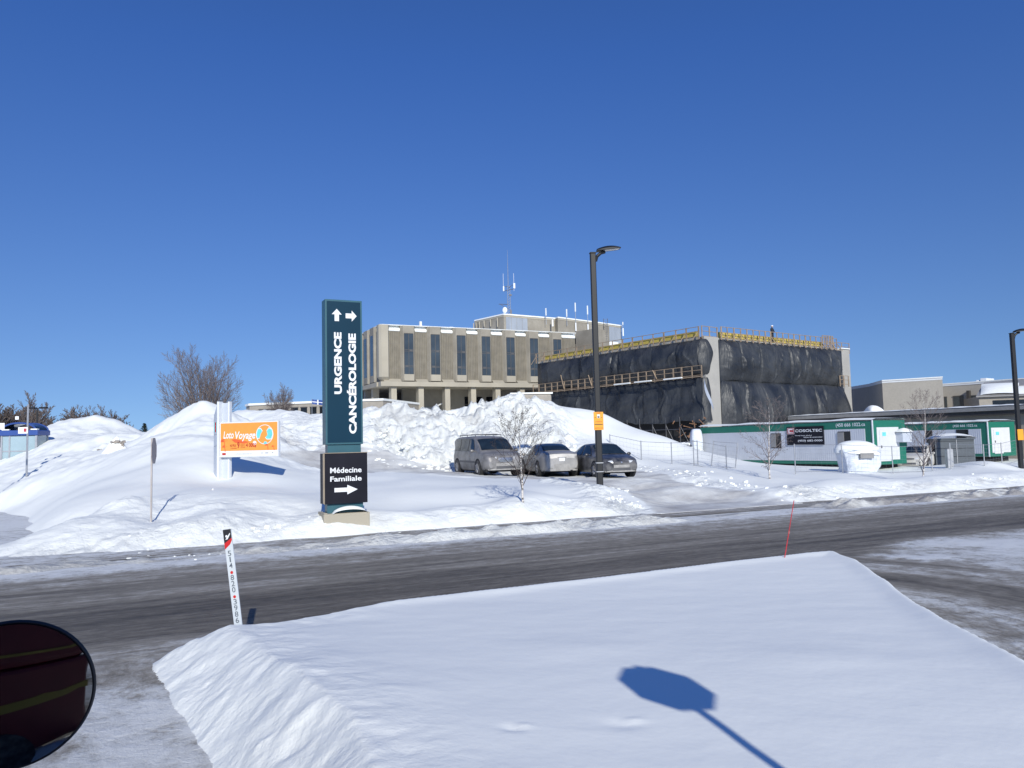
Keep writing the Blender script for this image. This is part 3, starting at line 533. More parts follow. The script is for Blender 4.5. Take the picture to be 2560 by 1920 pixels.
# ================================================================== LOTTERY BILLBOARD
def loto():
    b = P(551.7, 1140.9, 29); rt = empty('billboard', (b.x, b.y, b.z), R(-15), 'orange billboard with white script and a globe on white posts in the snow', 'billboard')
    Wd, Hh = 2.34, 1.20
    MB().box(-.04, Wd+.04, .0, .14, -.04, Hh+.04).build('frame', M['whitep'], rt, bevel=.01)
    MB().box(0, Wd, -.006, 0, .19, Hh).build('poster', M['orange'], rt)
    MB().box(0, Wd, -.006, 0, 0, .188).build('white_strip', M['white'], rt)
    f = lambda x0, y0: (lambda u, v, d: (x0+u, -.011, y0+v))
    text('lettering', 'Loto', .43, .27, M['white'], rt, f(.12, .64), .016, .22)
    text('lettering', 'Voyage', .84, .36, M['white'], rt, f(.61, .53), .016, .22)
    text('lettering', '40 PRIX', .26, .10, M['red'], rt, f(.40, .33), .01); text('lettering', 'À GAGNER', .26, .05, M['red'], rt, f(.42, .26), .01)
    text('lettering', '9', .09, .24, M['red'], rt, f(.70, .27), .03); text('lettering', 'CRÉDITS', .20, .055, M['red'], rt, f(.83, .37)); text('lettering', 'VOYAGE', .20, .055, M['red'], rt, f(.83, .29))
    text('lettering', '4 000$', .42, .17, M['red'], rt, f(1.06, .29), .025)
    text('lettering', 'www.fondationcitedelasante.com', .72, .045, M['grey'], rt, f(.58, .055))
    m1 = MB(); ring = 26; cxx, cyy, r = 1.83, .76, .355
    for i in range(ring):
        a0, a1 = 2*math.pi*i/ring, 2*math.pi*(i+1)/ring
        m1.poly([(cxx+r*math.cos(a0), -.011, cyy+r*math.sin(a0)), (cxx+r*math.cos(a1), -.011, cyy+r*math.sin(a1)), (cxx+(r-.022)*math.cos(a1), -.011, cyy+(r-.022)*math.sin(a1)), (cxx+(r-.022)*math.cos(a0), -.011, cyy+(r-.022)*math.sin(a0))])
    land = [[(1.55, .95), (1.66, .97), (1.73, .88), (1.66, .78), (1.62, .64), (1.53, .63), (1.50, .76)], [(2.0, .98), (2.12, .92), (2.15, .76), (2.09, .60), (1.93, .60), (1.87, .66), (1.95, .74), (1.92, .88)], [(1.78, .43), (1.83, .50), (1.90, .49), (1.93, .425), (1.84, .41)]]
    for q in land:
        c = np.mean(q, 0); m1.poly([(c[0]+(x-c[0])*1.16, -.010, c[1]+(y-c[1])*1.16) for x, y in q])
    m1.poly([(1.42+.075*math.cos(a*math.pi/7), -.010, .46+.075*math.sin(a*math.pi/7)) for a in range(14)])
    m1.build('globe_outline', M['white'], rt)
    m2 = MB()
    for q in land: m2.poly([(x, -.013, y) for x, y in q])
    m2.build('globe_land', M['turq'], rt)
    m3 = MB(); m3.poly([(.45, -.009, .60), (.62, -.009, .62), (1.1, -.009, .52), (1.22, -.009, .50), (1.0, -.009, .44), (.60, -.009, .49)])
    m3.build('brush_stroke', M['redsoft'], rt)
    for px_, pz, s in ((.16, .52, 1), (.18, .32, .7), (1.95, .36, .7), (2.2, .30, .55)):
        m3 = MB()
        for k in range(7):
            a = R(20+k*24); m3.poly([(px_, -.009, pz), (px_+.14*s*math.cos(a)-.02*math.sin(a), -.009, pz+.14*s*math.sin(a)), (px_+.17*s*math.cos(a+.35), -.009, pz+.10*s*math.sin(a+.35))])
        m3.poly([(px_-.012, -.0085, pz), (px_+.012, -.0085, pz), (px_+.03, -.0085, pz-.22*s), (px_+.0, -.0085, pz-.22*s)])
        m3.build('palm_print', M['redsoft'], rt)
    m4 = MB().box(.07, .22, -.011, -.0065, .04, .12); m4.build('red_logo', M['red'], rt)
    MB().box(1.68, 1.76, -.011, -.0065, .08, .10).box(1.85, 1.98, -.011, -.0065, .075, .105).box(2.12, 2.18, -.011, -.0065, .08, .105).build('small_print', M['grey'], rt)
    # posts (local metres, board lower-left corner is the origin)
    zt = P(545, 1004, 29).z-b.z; zb = P(560, 1209, 29).z-b.z-.5
    MB().box(-.13, -.045, -.05, .20, zb, zt).box(.19, .26, .145, .30, zb, zt).build('post', M['whitep'], rt, bevel=.006)
    MB().box(-.045, .19, .146, .20, zb, zt-.05).build('post_web', M['greyp'], rt)
    z1 = P(522, 1038, 29).z-b.z
    g_ = MB(); A_ = Vector((-.13, .02, 0)); B_ = Vector((-.57, .38, 0)); n_ = Vector((.06, .05, 0))
    vs = [A_+Vector((0, 0, zb)), B_+Vector((0, 0, zb)), B_+Vector((0, 0, z1)), A_+Vector((0, 0, zt))]
    g_.add(vs+[v+n_ for v in vs], [(0, 1, 2, 3), (7, 6, 5, 4), (0, 4, 5, 1), (1, 5, 6, 2), (2, 6, 7, 3), (3, 7, 4, 0)])
    g_.build('wing_panel', M['greyp'], rt)
    dr = (A_-B_).normalized(); nn = Vector((-dr.y, dr.x, 0)); nn = nn if nn.y < 0 else -nn
    # looped figure emblem
    for k, mt_ in ((0, 'turq'), (3, 'turq'), (1, 'redc'), (2, 'redc')):
        e = MB(); base = B_+dr*(.10+.105*k)+nn*.004
        for i in range(18):
            t0, t1 = i/18, (i+1)/18
            for sg in (1, -1):
                p0 = base+dr*(.035*math.sin(2*math.pi*t0*1.5)*sg)+Vector((0, 0, z1-.62+.36*t0)); p1 = base+dr*(.035*math.sin(2*math.pi*t1*1.5)*sg)+Vector((0, 0, z1-.62+.36*t1))
                e.tube(p0, p1, .010, n=4)
        e.build('loop_emblem', M[mt_], rt)
    ln = MB()
    for zq in (z1-.72, z1-1.15): ln.tube(B_+dr*.04+nn*.003+Vector((0, 0, zq)), A_-dr*.03+nn*.003+Vector((0, 0, zq+.03)), .005, n=4)
    ln.build('panel_seam', M['grey'], rt)
loto()
# ================================================================== LAMPS
def lamp(px, py, Y, top, az, label, H=None):
    b = P(px, py, Y); tp = P(px-14*1.157, top, Y).z-b.z
    rt = empty('street_lamp', (b.x, b.y, b.z), az, label, 'street lamp', 'square-armed black street lamps along the road')
    MB().box(-.11, .11, -.11, .11, -.3, tp*.28).build('lower_pole', M['pole'], rt, bevel=.03)
    m_ = MB(); m_.prism([(-.10, -.1), (.10, -.1), (.10, .1), (-.10, .1)], tp*.72, Matrix.Translation((0, 0, tp*.28+.001)))
    m_.build('pole', M['pole'], rt, bevel=.025)
    MB().box(-.115, .115, -.115, .115, tp+.001, tp+.04).build('pole_cap', M['pole'], rt, bevel=.01)
    a = MB(); pr = [(0.10, tp-.28), (.16, tp-.10), (.30, tp+.02), (.46, tp+.06)]
    for (x0, z0), (x1, z1) in zip(pr, pr[1:]): a.tube((x0, 0, z0), (x1, 0, z1), .06, .055, 8)
    a.build('arm', M['pole'], rt, smooth=40)
    def top_(u, v):
        x = .16+.86*u; w = .20*(1-.25*abs(2*u-1)**3); return (x, (2*v-1)*w, tp+.10+.13*math.sin(math.pi*min(1, .12+.86*u))**.7*(1-abs(2*v-1)**3*.75)+.10*u)
    h = MB(); h.grid(top_, 12, 8); h.grid(lambda u, v: (lambda p: (p[0], p[1], tp+.075+.10*u))(top_(u, v)), 12, 8)
    for v in (0, 1): h.grid(lambda u, w, v=v: (lambda p: (p[0], p[1], (tp+.075+.10*u)*(1-w)+p[2]*w))(top_(u, v)), 12, 1)
    for u in (0, 1): h.grid(lambda w, v, u=u: (lambda p: (p[0], p[1], (tp+.075+.10*u)*(1-w)+p[2]*w))(top_(u, v)), 1, 8)
    hd = h.build('lamp_head', M['pole'], rt, smooth=50)
    mm = MB(); mm.poly([(.40, -.13, tp+.10), (.40, .13, tp+.10), (.98, .13, tp+.168), (.98, -.13, tp+.168)]); mm.build('lens', M['lens'], hd)
    MB().box(-.32, .32, -.32, .32, -1.2, .02 if py > 1190 else .02).build('concrete_base', M['conclight'], rt, bevel=.03)
    return rt, b
l1, lb = lamp(1500, 1217, 28.3, 634, R(4), 'tall black street lamp with a yellow notice plate beside the parked cars')
zc = [P(1500, y, 28.3).z-lb.z for y in (1030, 1075)]
pl = MB().box(-.175, .175, -.135, -.125, zc[1], zc[0]).build('notice_plate', M['yellow'], l1, bevel=.004)
w_ = zc[0]-zc[1]; fz = lambda x0, y0: (lambda u, v, d: (x0+u, -.139, y0+v))
text('lettering', 'AVIS', .16, .045, M['red'], pl, fz(-.08, zc[1]+w_*.90), .02)
text('lettering', 'ATTENTION', .24, .035, M['red'], pl, fz(-.12, zc[1]+w_*.43), .01); text('lettering', 'REMORQUAGE', .28, .04, M['red'], pl, fz(-.14, zc[1]+w_*.07), .01)
MB().box(-.05, .05, -.139, -.136, zc[1]+w_*.66, zc[1]+w_*.86).build('emblem_shield', M['white'], pl)
MB().box(-.035, .035, -.142, -.1395, zc[1]+w_*.68, zc[1]+w_*.76).box(-.14, -.10, -.139, -.136, zc[1]+w_*.68, zc[1]+w_*.71).box(.10, .14, -.139, -.136, zc[1]+w_*.68, zc[1]+w_*.71).box(-.15, .15, -.139, -.136, zc[1]+w_*.29, zc[1]+w_*.33).build('printed_marks', M['stakedk'], pl)
for y in (1158, 1180):
    z_ = P(1500, y, 28.3).z-lb.z; MB().box(-.125, .125, -.125, .125, z_, z_+.03).build('band', M['steel'], l1)
l2, lb2 = lamp(2554, 1181, 44, 834, R(4), 'distant black street lamp cut by the right frame edge beside the green trailer')
z0, z1 = [P(2554, y, 44).z-lb2.z for y in (1100, 1073)]
MB().box(-.17, .17, -.135, -.125, z0, z1).build('notice_plate', M['yellow'], l2)
# far parking lot lamp on the left
b = P(92, 1085, 95); rt = empty('parking_lamp', (b.x, b.y, gz(b.x, b.y)), 0, 'small dark double parking lamp standing among the bare trees', 'street lamp')
tz = P(92, 1022, 95).z-rt.location.z
MB().tube((0, 0, -.3), (0, 0, tz), .12, .09, 8).build('pole', M['pole'], rt)
for s in (-1, 1): MB().box(s*.3-(.0 if s > 0 else .9), s*.3+(.9 if s > 0 else 0), -.25, .25, tz, tz+.2).box(-.3, .3, -.05, .05, tz+.02, tz+.1).build('lamp_head', M['pole'], rt, bevel=.05)
# ================================================================== STREET SIGNS
def octa(r, th, M_=None): return [(r*math.cos(R(22.5+45*i)), r*math.sin(R(22.5+45*i))) for i in range(8)]
def stopsign(loc, rz, h, r, label, lean=0, word=True):
    rt = empty('stop_sign', loc, rz, label, 'stop sign')
    MB().box(-.03, .03, -.006, .03, -.6, h+r*.9).build('post', M['alu'], rt)
    Mx = Matrix.Translation((0, -.028, h)) @ Matrix.Rotation(R(90), 4, 'X')
    p = MB().prism(octa(r, 0), .018, Mx).build('sign_plate', M['alu'], rt)
    Mx = Matrix.Translation((0, -.029, h)) @ Matrix.Rotation(R(90), 4, 'X')
    MB().prism(octa(r*.995, 0), .003, Mx).build('white_border', M['white'], p)
    MB().prism(octa(r*.94, 0), .003, Matrix.Translation((0, -.033, h)) @ Matrix.Rotation(R(90), 4, 'X')).build('red_face', M['stopred'], p)
    if word: text('lettering', 'ARRÊT', r*1.35, r*.62, M['white'], p, lambda u, v, d: (u-r*.675, -.040, h-r*.28+v), .03)
    return rt
b = P(379, 1295, 20.6); hh = P(379, 1127, 20.6).z-b.z
stopsign(b, R(104), hh, .36, 'stop sign seen edge-on on a thin post at the left snow bank')
# the sign whose octagon shadow lies on the near bank
tg = V(1432, 1476, 6.0); tg.z = .50
hh = 2.75; L_ = hh/math.tan(SUN_EL); bx, by = tg.x-math.sin(AZ)*L_, tg.y-math.cos(AZ)*L_
stopsign((bx, by, bankz(bx, by)-.05), R(2), hh+.03, .295, 'stop sign just behind the viewer that throws the octagonal shadow on the bank')
# bus stop pole
b = P(66, 1206, 36); rt = empty('bus_stop_pole', b, R(20), 'thin grey bus stop pole with a small white sign in front of the shelter', 'pole')
tz = P(66, 1011, 36).z-b.z; MB().tube((0, 0, -.6), (0, 0, tz), .045, .04, 8).build('post', M['steel'], rt)
z0, z1 = P(66, 1084, 36).z-b.z, P(66, 1068, 36).z-b.z
MB().box(-.36, .02, -.06, -.045, z0, z1).build('sign_plate', M['white'], rt); MB().box(-.14, -.03, -.065, -.0605, z0+.08, z1-.06).build('sign_emblem', M['redc'], rt)
MB().box(-.5, -.36, -.0, .02, z1+.35, z1+.5, Matrix.Rotation(R(0), 4, 'Y')).build('small_plate', M['white'], rt)
b = P(-16, 1215, 33); rt = empty('roadside_sign', b, R(10), 'pale blank sign plate cut by the left frame edge', 'sign')
MB().tube((0, 0, -.5), (0, 0, 2.7), .04, n=8).build('post', M['steel'], rt); zq = P(0, 1074, 33).z-b.z; MB().box(-.3, .38, -.05, -.035, zq, zq+.27).build('sign_plate', M['white'], rt)
# bus shelter
def shelter():
    b = P(3, 1168, 44); rt = empty('bus_shelter', b, R(6), 'bus shelter with blue arched roof and frosted glass walls', 'bus shelter')
    Wd = 1.82; H = P(3, 1090, 44).z-b.z; D = 1.25
    fr = MB()
    for x in (0, Wd):
        for y in (0, D): fr.box(x-.05, x+.05, y-.05, y+.05, -.8, H)
    fr.box(.38, .46, -.04, .04, -.8, H)
    for y in (0, D): fr.box(0, Wd, y-.03, y+.03, H*.5-.03, H*.5+.03)
    fr.build('frame', M['steel'], rt)
    for nm, pts in (('glass_panel', [(0, 0), (.38, 0)]), ('glass_panel', [(.46, 0), (Wd, 0)]), ('glass_panel', [(Wd, 0), (Wd, D)]), ('glass_panel', [(0, D), (Wd, D)]), ('glass_panel', [(0, 0), (0, D)])):
        (xa, ya), (xb, yb) = pts; MB().box(min(xa, xb)-.008, max(xa, xb)+.008, min(ya, yb)-.008, max(ya, yb)+.008, -.5, H-.02).build(nm, M['shelter'], rt)
    MB().box(-.12, Wd+.12, -.14, D+.14, H, H+.30).build('roof_beam', M['blue'], rt, bevel=.05)
    n = 14
    for y in (-.1, D+.1):
        a = MB()
        for i in range(n):
            a0, a1 = math.pi*i/n, math.pi*(i+1)/n; c = Wd/2
            a.tube((c-c*math.cos(a0), y, H+.28+.42*math.sin(a0)), (c-c*math.cos(a1), y, H+.28+.42*math.sin(a1)), .05, n=6)
        a.build('roof_arch', M['blue'], rt)
    MB().grid(lambda u, v: (Wd/2-Wd/2*.97*math.cos(math.pi*u), -.08+(D+.16)*v, H+.27+.40*math.sin(math.pi*u)), 14, 2).build('roof_dome', M['carglass'], rt, smooth=True)
    MB().box(.05, .45, -.17, .0, H+.301, H+.36).box(Wd-.25, Wd+.1, -.17, .1, H+.301, H+.37).build('roof_snow', M['snowcap'], rt, bevel=.02)
shelter()
# ================================================================== STAKES
def slab_stake():
    b = P(597, 1572, 8.85); t = P(574, 1322, 8.95)
    L_ = (t-b).length; ax = (t-b).normalized()
    o = empty('marker_stake', b, 0, 'white driveway marker stake numbered 514 820 3986 leaning on the near bank', 'marker stake')
    o.rotation_euler = (0, -math.atan2(-ax.x, ax.z)*1.0, R(-8))
    w = .047
    MB().box(-w, w, -.008, .008, -.6, L_).build('stake_strip', M['stakew'], o, bevel=.003)
    f = lambda x0, y0: (lambda u, v, d: (x0+u, -.0105, y0+v))
    y = L_*.73
    for c in '514*820*3986':
        if c == '*':
            MB().prism([(.017*math.cos(k*math.pi/4), .017*math.sin(k*math.pi/4)) for k in range(8)], .003, Matrix.Translation((0, -.0085, y+.02)) @ Matrix.Rotation(R(90), 4, 'X')).build('round_mark', M['stakered'], o); y -= .058*L_; continue
        text('numeral', c, (.040 if c != '1' else .015), .058, M['digits'], o, f(-.020 if c != '1' else -.007, y), .004); y -= .0615*L_
    MB().add([(-w, -.0105, L_-.002), (w, -.0105, L_-.002), (w, -.0105, L_*.91), (-w, -.0105, L_*.86)], [(0, 3, 2, 1)]).build('black_top', M['stakedk'], o)
    MB().add([(-w, -.0105, L_*.86), (w, -.0105, L_*.91), (w, -.0105, L_*.885), (w*.4, -.0105, L_*.845), (-w, -.0105, L_*.80)], [(0, 4, 3, 2, 1)]).build('red_band', M['stakered'], o)
    MB().add([(-.03, -.0125, L_*.895), (.03, -.0125, L_*.96), (.036, -.0125, L_*.95), (.0, -.0125, L_*.90)], [(0, 3, 2, 1)]).prism([(.014*math.cos(k*math.pi/4), .014*math.sin(k*math.pi/4)) for k in range(8)], .002, Matrix.Translation((-.01, -.0125, L_*.93)) @ Matrix.Rotation(R(90), 4, 'X')).build('logo_mark', M['white'], o)
slab_stake()
b = P(1961.5, 1406, 12.6); b.z = rod_z; b = PX(1961.5, 12.9, rod_z-.02); t = P(1985, 1251, 12.9)
o = empty('marker_rod', b, 0, 'thin red fibreglass snow marker rod at the corner of the near bank', 'marker rod')
d_ = t-b; MB().tube(Vector((0, 0, 0))-d_*.2, d_, .009, .006, 8).build('rod', M['redstake'], o); MB().tube(d_*.42, d_*.47, .014, n=8).build('collar', M['stopred'], o)
# ================================================================== MIRROR of the vehicle we look from, and that vehicle
def mirror():
    c = V(22, 1500, 1.2); o = empty('side_mirror', c, 0, 'round dark convex side mirror with black rim at the lower left corner', 'mirror')
    dn = (CAM-c).normalized()+Vector((-.10, 0, -.26)); dn.normalize(); q = dn.to_track_quat('Z', 'Y'); o.rotation_mode = 'QUATERNION'; o.rotation_quaternion = q
    rx, ry = .108, .104; RC = .62
    def dome(u, v):
        a = 2*math.pi*u; r = v; x, y = rx*r*math.cos(a), ry*r*math.sin(a); return (x, y, math.sqrt(RC*RC-x*x-y*y)-RC+.02)
    MB().grid(dome, 64, 16).build('glass', M['mirror'], o, smooth=True)
    rim = MB(); n = 64
    def rg(u, v):
        a = 2*math.pi*u; b_ = 2*math.pi*v; k = 1+.035*math.cos(b_); return (rx*k*math.cos(a)*1.015, ry*k*math.sin(a)*1.015, .004*math.sin(b_)+.004)
    rim.grid(rg, 64, 10); rim.build('rim', M['trunkdark'], o, smooth=True)
    MB().grid(lambda u, v: (rx*math.sin(math.pi/2*v)*math.cos(2*math.pi*u), ry*math.sin(math.pi/2*v)*math.sin(2*math.pi*u), -.055*math.cos(math.pi/2*v)), 40, 10).build('shell', M['trunkdark'], o, smooth=True)
    qi = q.to_matrix().transposed(); e = qi @ (Vector((-1.3, -.75, 2.0))-c); MB().tube((0, 0, -.05), e, .012, n=8).build('bracket', M['trunkdark'], o)
mirror()
def vehicle():
    o = empty('emergency_vehicle', (-1.6, -.45, 0), R(0), 'dark red vehicle body with a yellow stripe just behind the viewer carrying the side mirror', 'vehicle')
    MB().box(-3.2, 2.6, -2.2, 0, .55, 1.75).build('lower_body', M['busred'], o, bevel=.05)
    MB().box(-3.2, 2.6, -2.18, -.02, 1.751, 3.05).build('upper_body', M['busred'], o, bevel=.08)
    MB().box(-3.2, 2.6, .001, .006, 1.25, 1.36).box(-3.2, 2.6, .001, .006, 1.9, 1.93).build('stripe', M['busyel'], o)
    for x in (-2.8, -1.4): MB().box(x, x+1.1, -.019, -.010, 1.98, 2.7).build('window', M['dglass'], o)
    for x in (-2.2, 1.3): MB().tube((x, -.35, .5), (x, .02, .5), .5, n=28).build('wheel', M['rubber'], o)
vehicle()
# ================================================================== CARS
def car(name, kind, loc, heading, label, cat, rear=False):
    "body lofted from stations; local x forward, y left, z up"
    o = empty(name, loc, heading, label, cat)
    if kind == 'van':
        L_, Wb, paint = 4.95, .98, M['van']
        # x, zbot, zbelt, ztop, wtop
        stn = [(-2.47, .42, .80, 1.02, .78), (-2.44, .30, .98, 1.30, .80), (-2.36, .26, 1.05, 1.62, .78), (-2.2, .25, 1.08, 1.74, .76), (-1.6, .24, 1.08, 1.78, .78), (-.6, .24, 1.07, 1.79, .79), (.35, .24, 1.06, 1.75, .77), (.75, .24, 1.05, 1.66, .75), (1.15, .24, 1.04, 1.40, .76), (1.48, .24, 1.02, 1.14, .80), (1.62, .25, 1.0, 1.06, .82), (2.1, .26, .93, .98, .80), (2.36, .28, .80, .86, .74), (2.47, .34, .62, .66, .66)]
        side = [(-2.1, -1.15), (-1.05, .02), (.12, .95)]; ws = (.78, 1.47, 7, 9); rw = (-2.41, -2.3, 1, 2)
        wx = (1.50, -1.45); wr = .35; lamps_z = (.62, .84)
    else:
        L_, Wb, paint = 4.55, .90, (M['silver'] if kind == 'silver' else M['whitecar'] if kind == 'white' else M['blackcar'])
        stn = [(-2.28, .36, .72, .80, .62), (-2.24, .28, .86, .98, .70), (-2.05, .24, .90, 1.05, .74), (-1.65, .22, .92, 1.09, .72), (-1.45, .22, .93, 1.13, .66), (-1.0, .21, .93, 1.34, .60), (-.55, .20, .93, 1.435, .59), (0, .20, .92, 1.455, .60), (.45, .20, .91, 1.41, .60), (.85, .20, .90, 1.20, .65), (1.22, .21, .89, .97, .74), (1.6, .22, .84, .91, .72), (2.0, .24, .74, .80, .66), (2.2, .26, .62, .68, .60), (2.28, .32, .54, .58, .56)]
        if kind == 'xx':
            stn = [(a, b_+.12, c+.16, d+.26, e) for a, b_, c, d, e in stn]; stn[1] = (-2.24, .4, 1.05, 1.3, .7); stn[2] = (-2.1, .36, 1.08, 1.60, .66); stn[3] = (-1.8, .34, 1.08, 1.66, .64); stn[4] = (-1.4, .34, 1.08, 1.69, .63); stn[5] = (-1.0, .33, 1.08, 1.70, .62)
        side = [(-1.2, -.28), (-.16, .95)]; ws = (.48, 1.2, 8, 10); rw = (-1.43, -.6, 4, 6)
        wx = (1.38, -1.32); wr = .325; lamps_z = (.60, .74)
    ns = len(stn)
    def wid(x):
        t = abs(x)/(L_/2); return Wb*(1-.20*max(0, (t-.72)/.28)**2)
    def ring(s):
        x, zb, zm, zt, wt = s; w = wid(x); wt = min(wt, w*.93)
        return [(w*.90, zb), (w*.975, zb+.10), (w*1.0, zb+(zm-zb)*.45), (w*.995, zb+(zm-zb)*.75), (w*.955, zm), (wt+(w*.955-wt)*.45, zm+(zt-zm)*.52), (wt+.02, zm+(zt-zm)*.90), (wt*.88, zt-.005), (wt*.5, zt+.015), (0, zt+.022)]
    # resample stations smoothly
    xs_ = [s[0] for s in stn]; fin = []
    for i in range(ns-1):
        for k in range(3):
            t = k/3; fin.append(tuple(stn[i][j]*(1-t)+stn[i+1][j]*t for j in range(5)))
    fin.append(stn[-1])
    rows = [[Vector((s[0], y, z)) for y, z in ring(s)] for s in fin]
    mb = MB()
    for sg in (1, -1):
        nr = len(rows[0]); vs = [Vector((p.x, p.y*sg, p.z)) for r_ in rows for p in r_]
        fs = []
        for i in range(len(rows)-1):
            for j in range(nr-1):
                f_ = (i*nr+j, (i+1)*nr+j, (i+1)*nr+j+1, i*nr+j+1); fs.append(f_ if sg < 0 else f_[::-1])
        mb.add(vs, fs)
    for r_ in (rows[0], rows[-1]): mb.poly([p for p in r_]+[Vector((p.x, -p.y, p.z)) for p in r_[-2::-1]])
    bo = mb.build('body', paint, o, smooth=42)
    def at(x, j, off=.008, sg=1):
        "point on body at station x and ring coordinate j (float)"
        for i in range(len(fin)-1):
            if fin[i][0] <= x <= fin[i+1][0]: break
        t = (x-fin[i][0])/(fin[i+1][0]-fin[i][0]+1e-9); j0 = min(int(j), 8); tj = j-j0
        a = rows[i][j0].lerp(rows[i][j0+1], tj); b_ = rows[i+1][j0].lerp(rows[i+1][j0+1], tj); p = a.lerp(b_, t)
        n_ = (rows[i+1][j0]-rows[i][j0]).cross(rows[i][j0+1]-rows[i][j0]).normalized()
        if n_.y < 0 and j0 < 7: n_ = -n_
        if j0 >= 6 and n_.z < 0: n_ = -n_
        p = p+n_*off; return Vector((p.x, p.y*sg, p.z))
    def patch(name, x0, x1, j0, j1, mt_, par, nx=8, nj=6, sgs=(1,), off=.008, skew=0):
        for sg in sgs:
            m_ = MB(); m_.grid(lambda u, v: at(x0+(x1-x0)*u+skew*(v-.0)*(1 if x0 < 0 else -1), j0+(j1-j0)*v, off, sg), nx, nj); m_.build(name, mt_, par, smooth=True)
    for k, (a, b_) in enumerate(side):
        f1 = k == len(side)-1; f0 = k == 0
        for sg in (1, -1):
            m_ = MB()
            def sp(u, v, a=a, b_=b_, f1=f1, f0=f0, sg=sg):
                lo, hi = a, b_
                if f1: hi = b_-v*(.42 if kind == 'van' else .62)
                if f0: lo = a+v*(.10 if kind == 'van' else .48)
                return at(lo+(hi-lo)*u, 4.12+1.8*v, .018, sg)
            m_.grid(sp, 14, 9); m_.build('side_window', M['carglass'], o, smooth=True)
    # windscreen and rear window span both sides
    for nm, (xa, xb) in (('windscreen', (ws[0], ws[1])), ('rear_window', (rw[0], rw[1]))):
        m_ = MB()
        def wp(u, v, xa=xa, xb=xb):
            w = 2*u-1; j = 9-abs(w)*2.55; p = at(xa+(xb-xa)*v, j, .0, 1 if w >= 0 else -1)
            fr_ = nm == 'windscreen'; return p+Vector((.012 if fr_ else -.012, 0, .012))
        if kind == 'van' and nm == 'rear_window': continue
        m_.grid(wp, 14, 6); m_.build(nm, M['carglass'], o, smooth=True)
    # wheels
    for i, x in enumerate(wx):
        for sg in (1, -1):
            yb = wid(x)*1.0
            MB().tube((x, sg*(yb-.25), wr+.02), (x, sg*(yb+.006), wr+.02), wr+.055, n=28).build('wheel_arch', M['under'], o)
            t_w = MB(); t_w.tube((x, sg*(yb-.22), wr), (x, sg*(yb+.012), wr), wr, n=28).tube((x, sg*(yb+.012), wr), (x, sg*(yb+.022), wr), wr*.97, wr*.9, n=28)
            w_o = t_w.build('wheel', M['rubber'], o, smooth=30)
            rm = MB(); rm.tube((x, sg*(yb+.0225), wr), (x, sg*(yb+.026), wr), wr*.60, n=24)
            for k in range(5):
                a = 2*math.pi*k/5; rm.tube((x, sg*(yb+.03), wr), (x+wr*.58*math.cos(a), sg*(yb+.03), wr+wr*.58*math.sin(a)), .035, .03, 5)
            rm.build('rim', M['rim'], w_o)
    zf = lamps_z; xf = L_/2
    # front: skin, lamps, grille, bumper
    def front(u, z, off):
        y = u*wid(xf-.1)
        x = 0
        for r_ in rows[::-1]:
            # top profile at centre line: first station whose ring height includes z
            if r_[9].z >= z: x = r_[9].x; break
        return Vector((min(xf-.02, x+.02)+off-.16*abs(u)**2.6, y*.97, z))
    def strip(name, u0, u1, z0, z1, mt_, off=.015, n=8, tilt=0):
        m_ = MB(); m_.grid(lambda u, v: front(u0+(u1-u0)*u, z0+(z1-z0)*v+tilt*abs(u0+(u1-u0)*u), off), n, 3); return m_.build(name, mt_, o, smooth=True)
    zb_ = .26 if kind == 'van' else .24
    strip('front_bumper', -.98, .98, zb_, zf[0]-.06, M['saltfront'] if kind != 'white' else paint, .05, 14)
    strip('air_intake', -.55, .55, zb_+.06, zb_+.18, M['grille'], .058, 10)
    strip('grille', -.42, .42, zf[0], zf[1]-.03, M['chrome'] if kind == 'van' else M['grille'], .028, 8)
    if kind == 'van':
        for k in range(4): strip('grille_bar', -.40, .40, zf[0]+.02+k*.047, zf[0]+.035+k*.047, M['grille'], .034, 8)
    else: strip('badge', -.05, .05, zf[0]+.02, zf[1]-.05, M['chrome'], .035, 2)
    for sg in (1, -1): strip('headlight', sg*.50, sg*.94, zf[0]-.01, zf[1], M['headl'], .03, 6, .01)
    for sg in (1, -1): strip('fog_lamp', sg*.66, sg*.84, zb_+.08, zb_+.17, M['grille'], .06, 3)
    # rear
    def back(u, z, off):
        y = u*wid(-xf+.1); x = -xf
        for r_ in rows:
            if r_[9].z >= z: x = r_[9].x; break
        return Vector((max(-xf+.02, x-.02)-off+.15*abs(u)**2.6, y*.97, z))
    def rstrip(name, u0, u1, z0, z1, mt_, off=.015, n=8):
        m_ = MB(); m_.grid(lambda u, v: back(u0+(u1-u0)*u, z0+(z1-z0)*v, off), n, 3); return m_.build(name, mt_, o, smooth=True)
    zt_ = 1.0 if kind == 'van' else .70
    rstrip('rear_bumper', -.98, .98, .24, .55, M['saltfront'] if kind != 'white' else paint, .05, 14)
    for sg in (1, -1): rstrip('tail_light', sg*.62, sg*.97, zt_-.02, zt_+.20, M['taill'], .03, 5)
    rstrip('licence_plate', -.17, .17, zt_-.02, zt_+.13, M['white'], .032, 2); rstrip('rear_trim', -.28, .28, zt_+.135, zt_+.155, M['grille'], .034, 4)
    rstrip('exhaust_tip', -.66, -.50, .22, .28, M['under'], .055, 2)
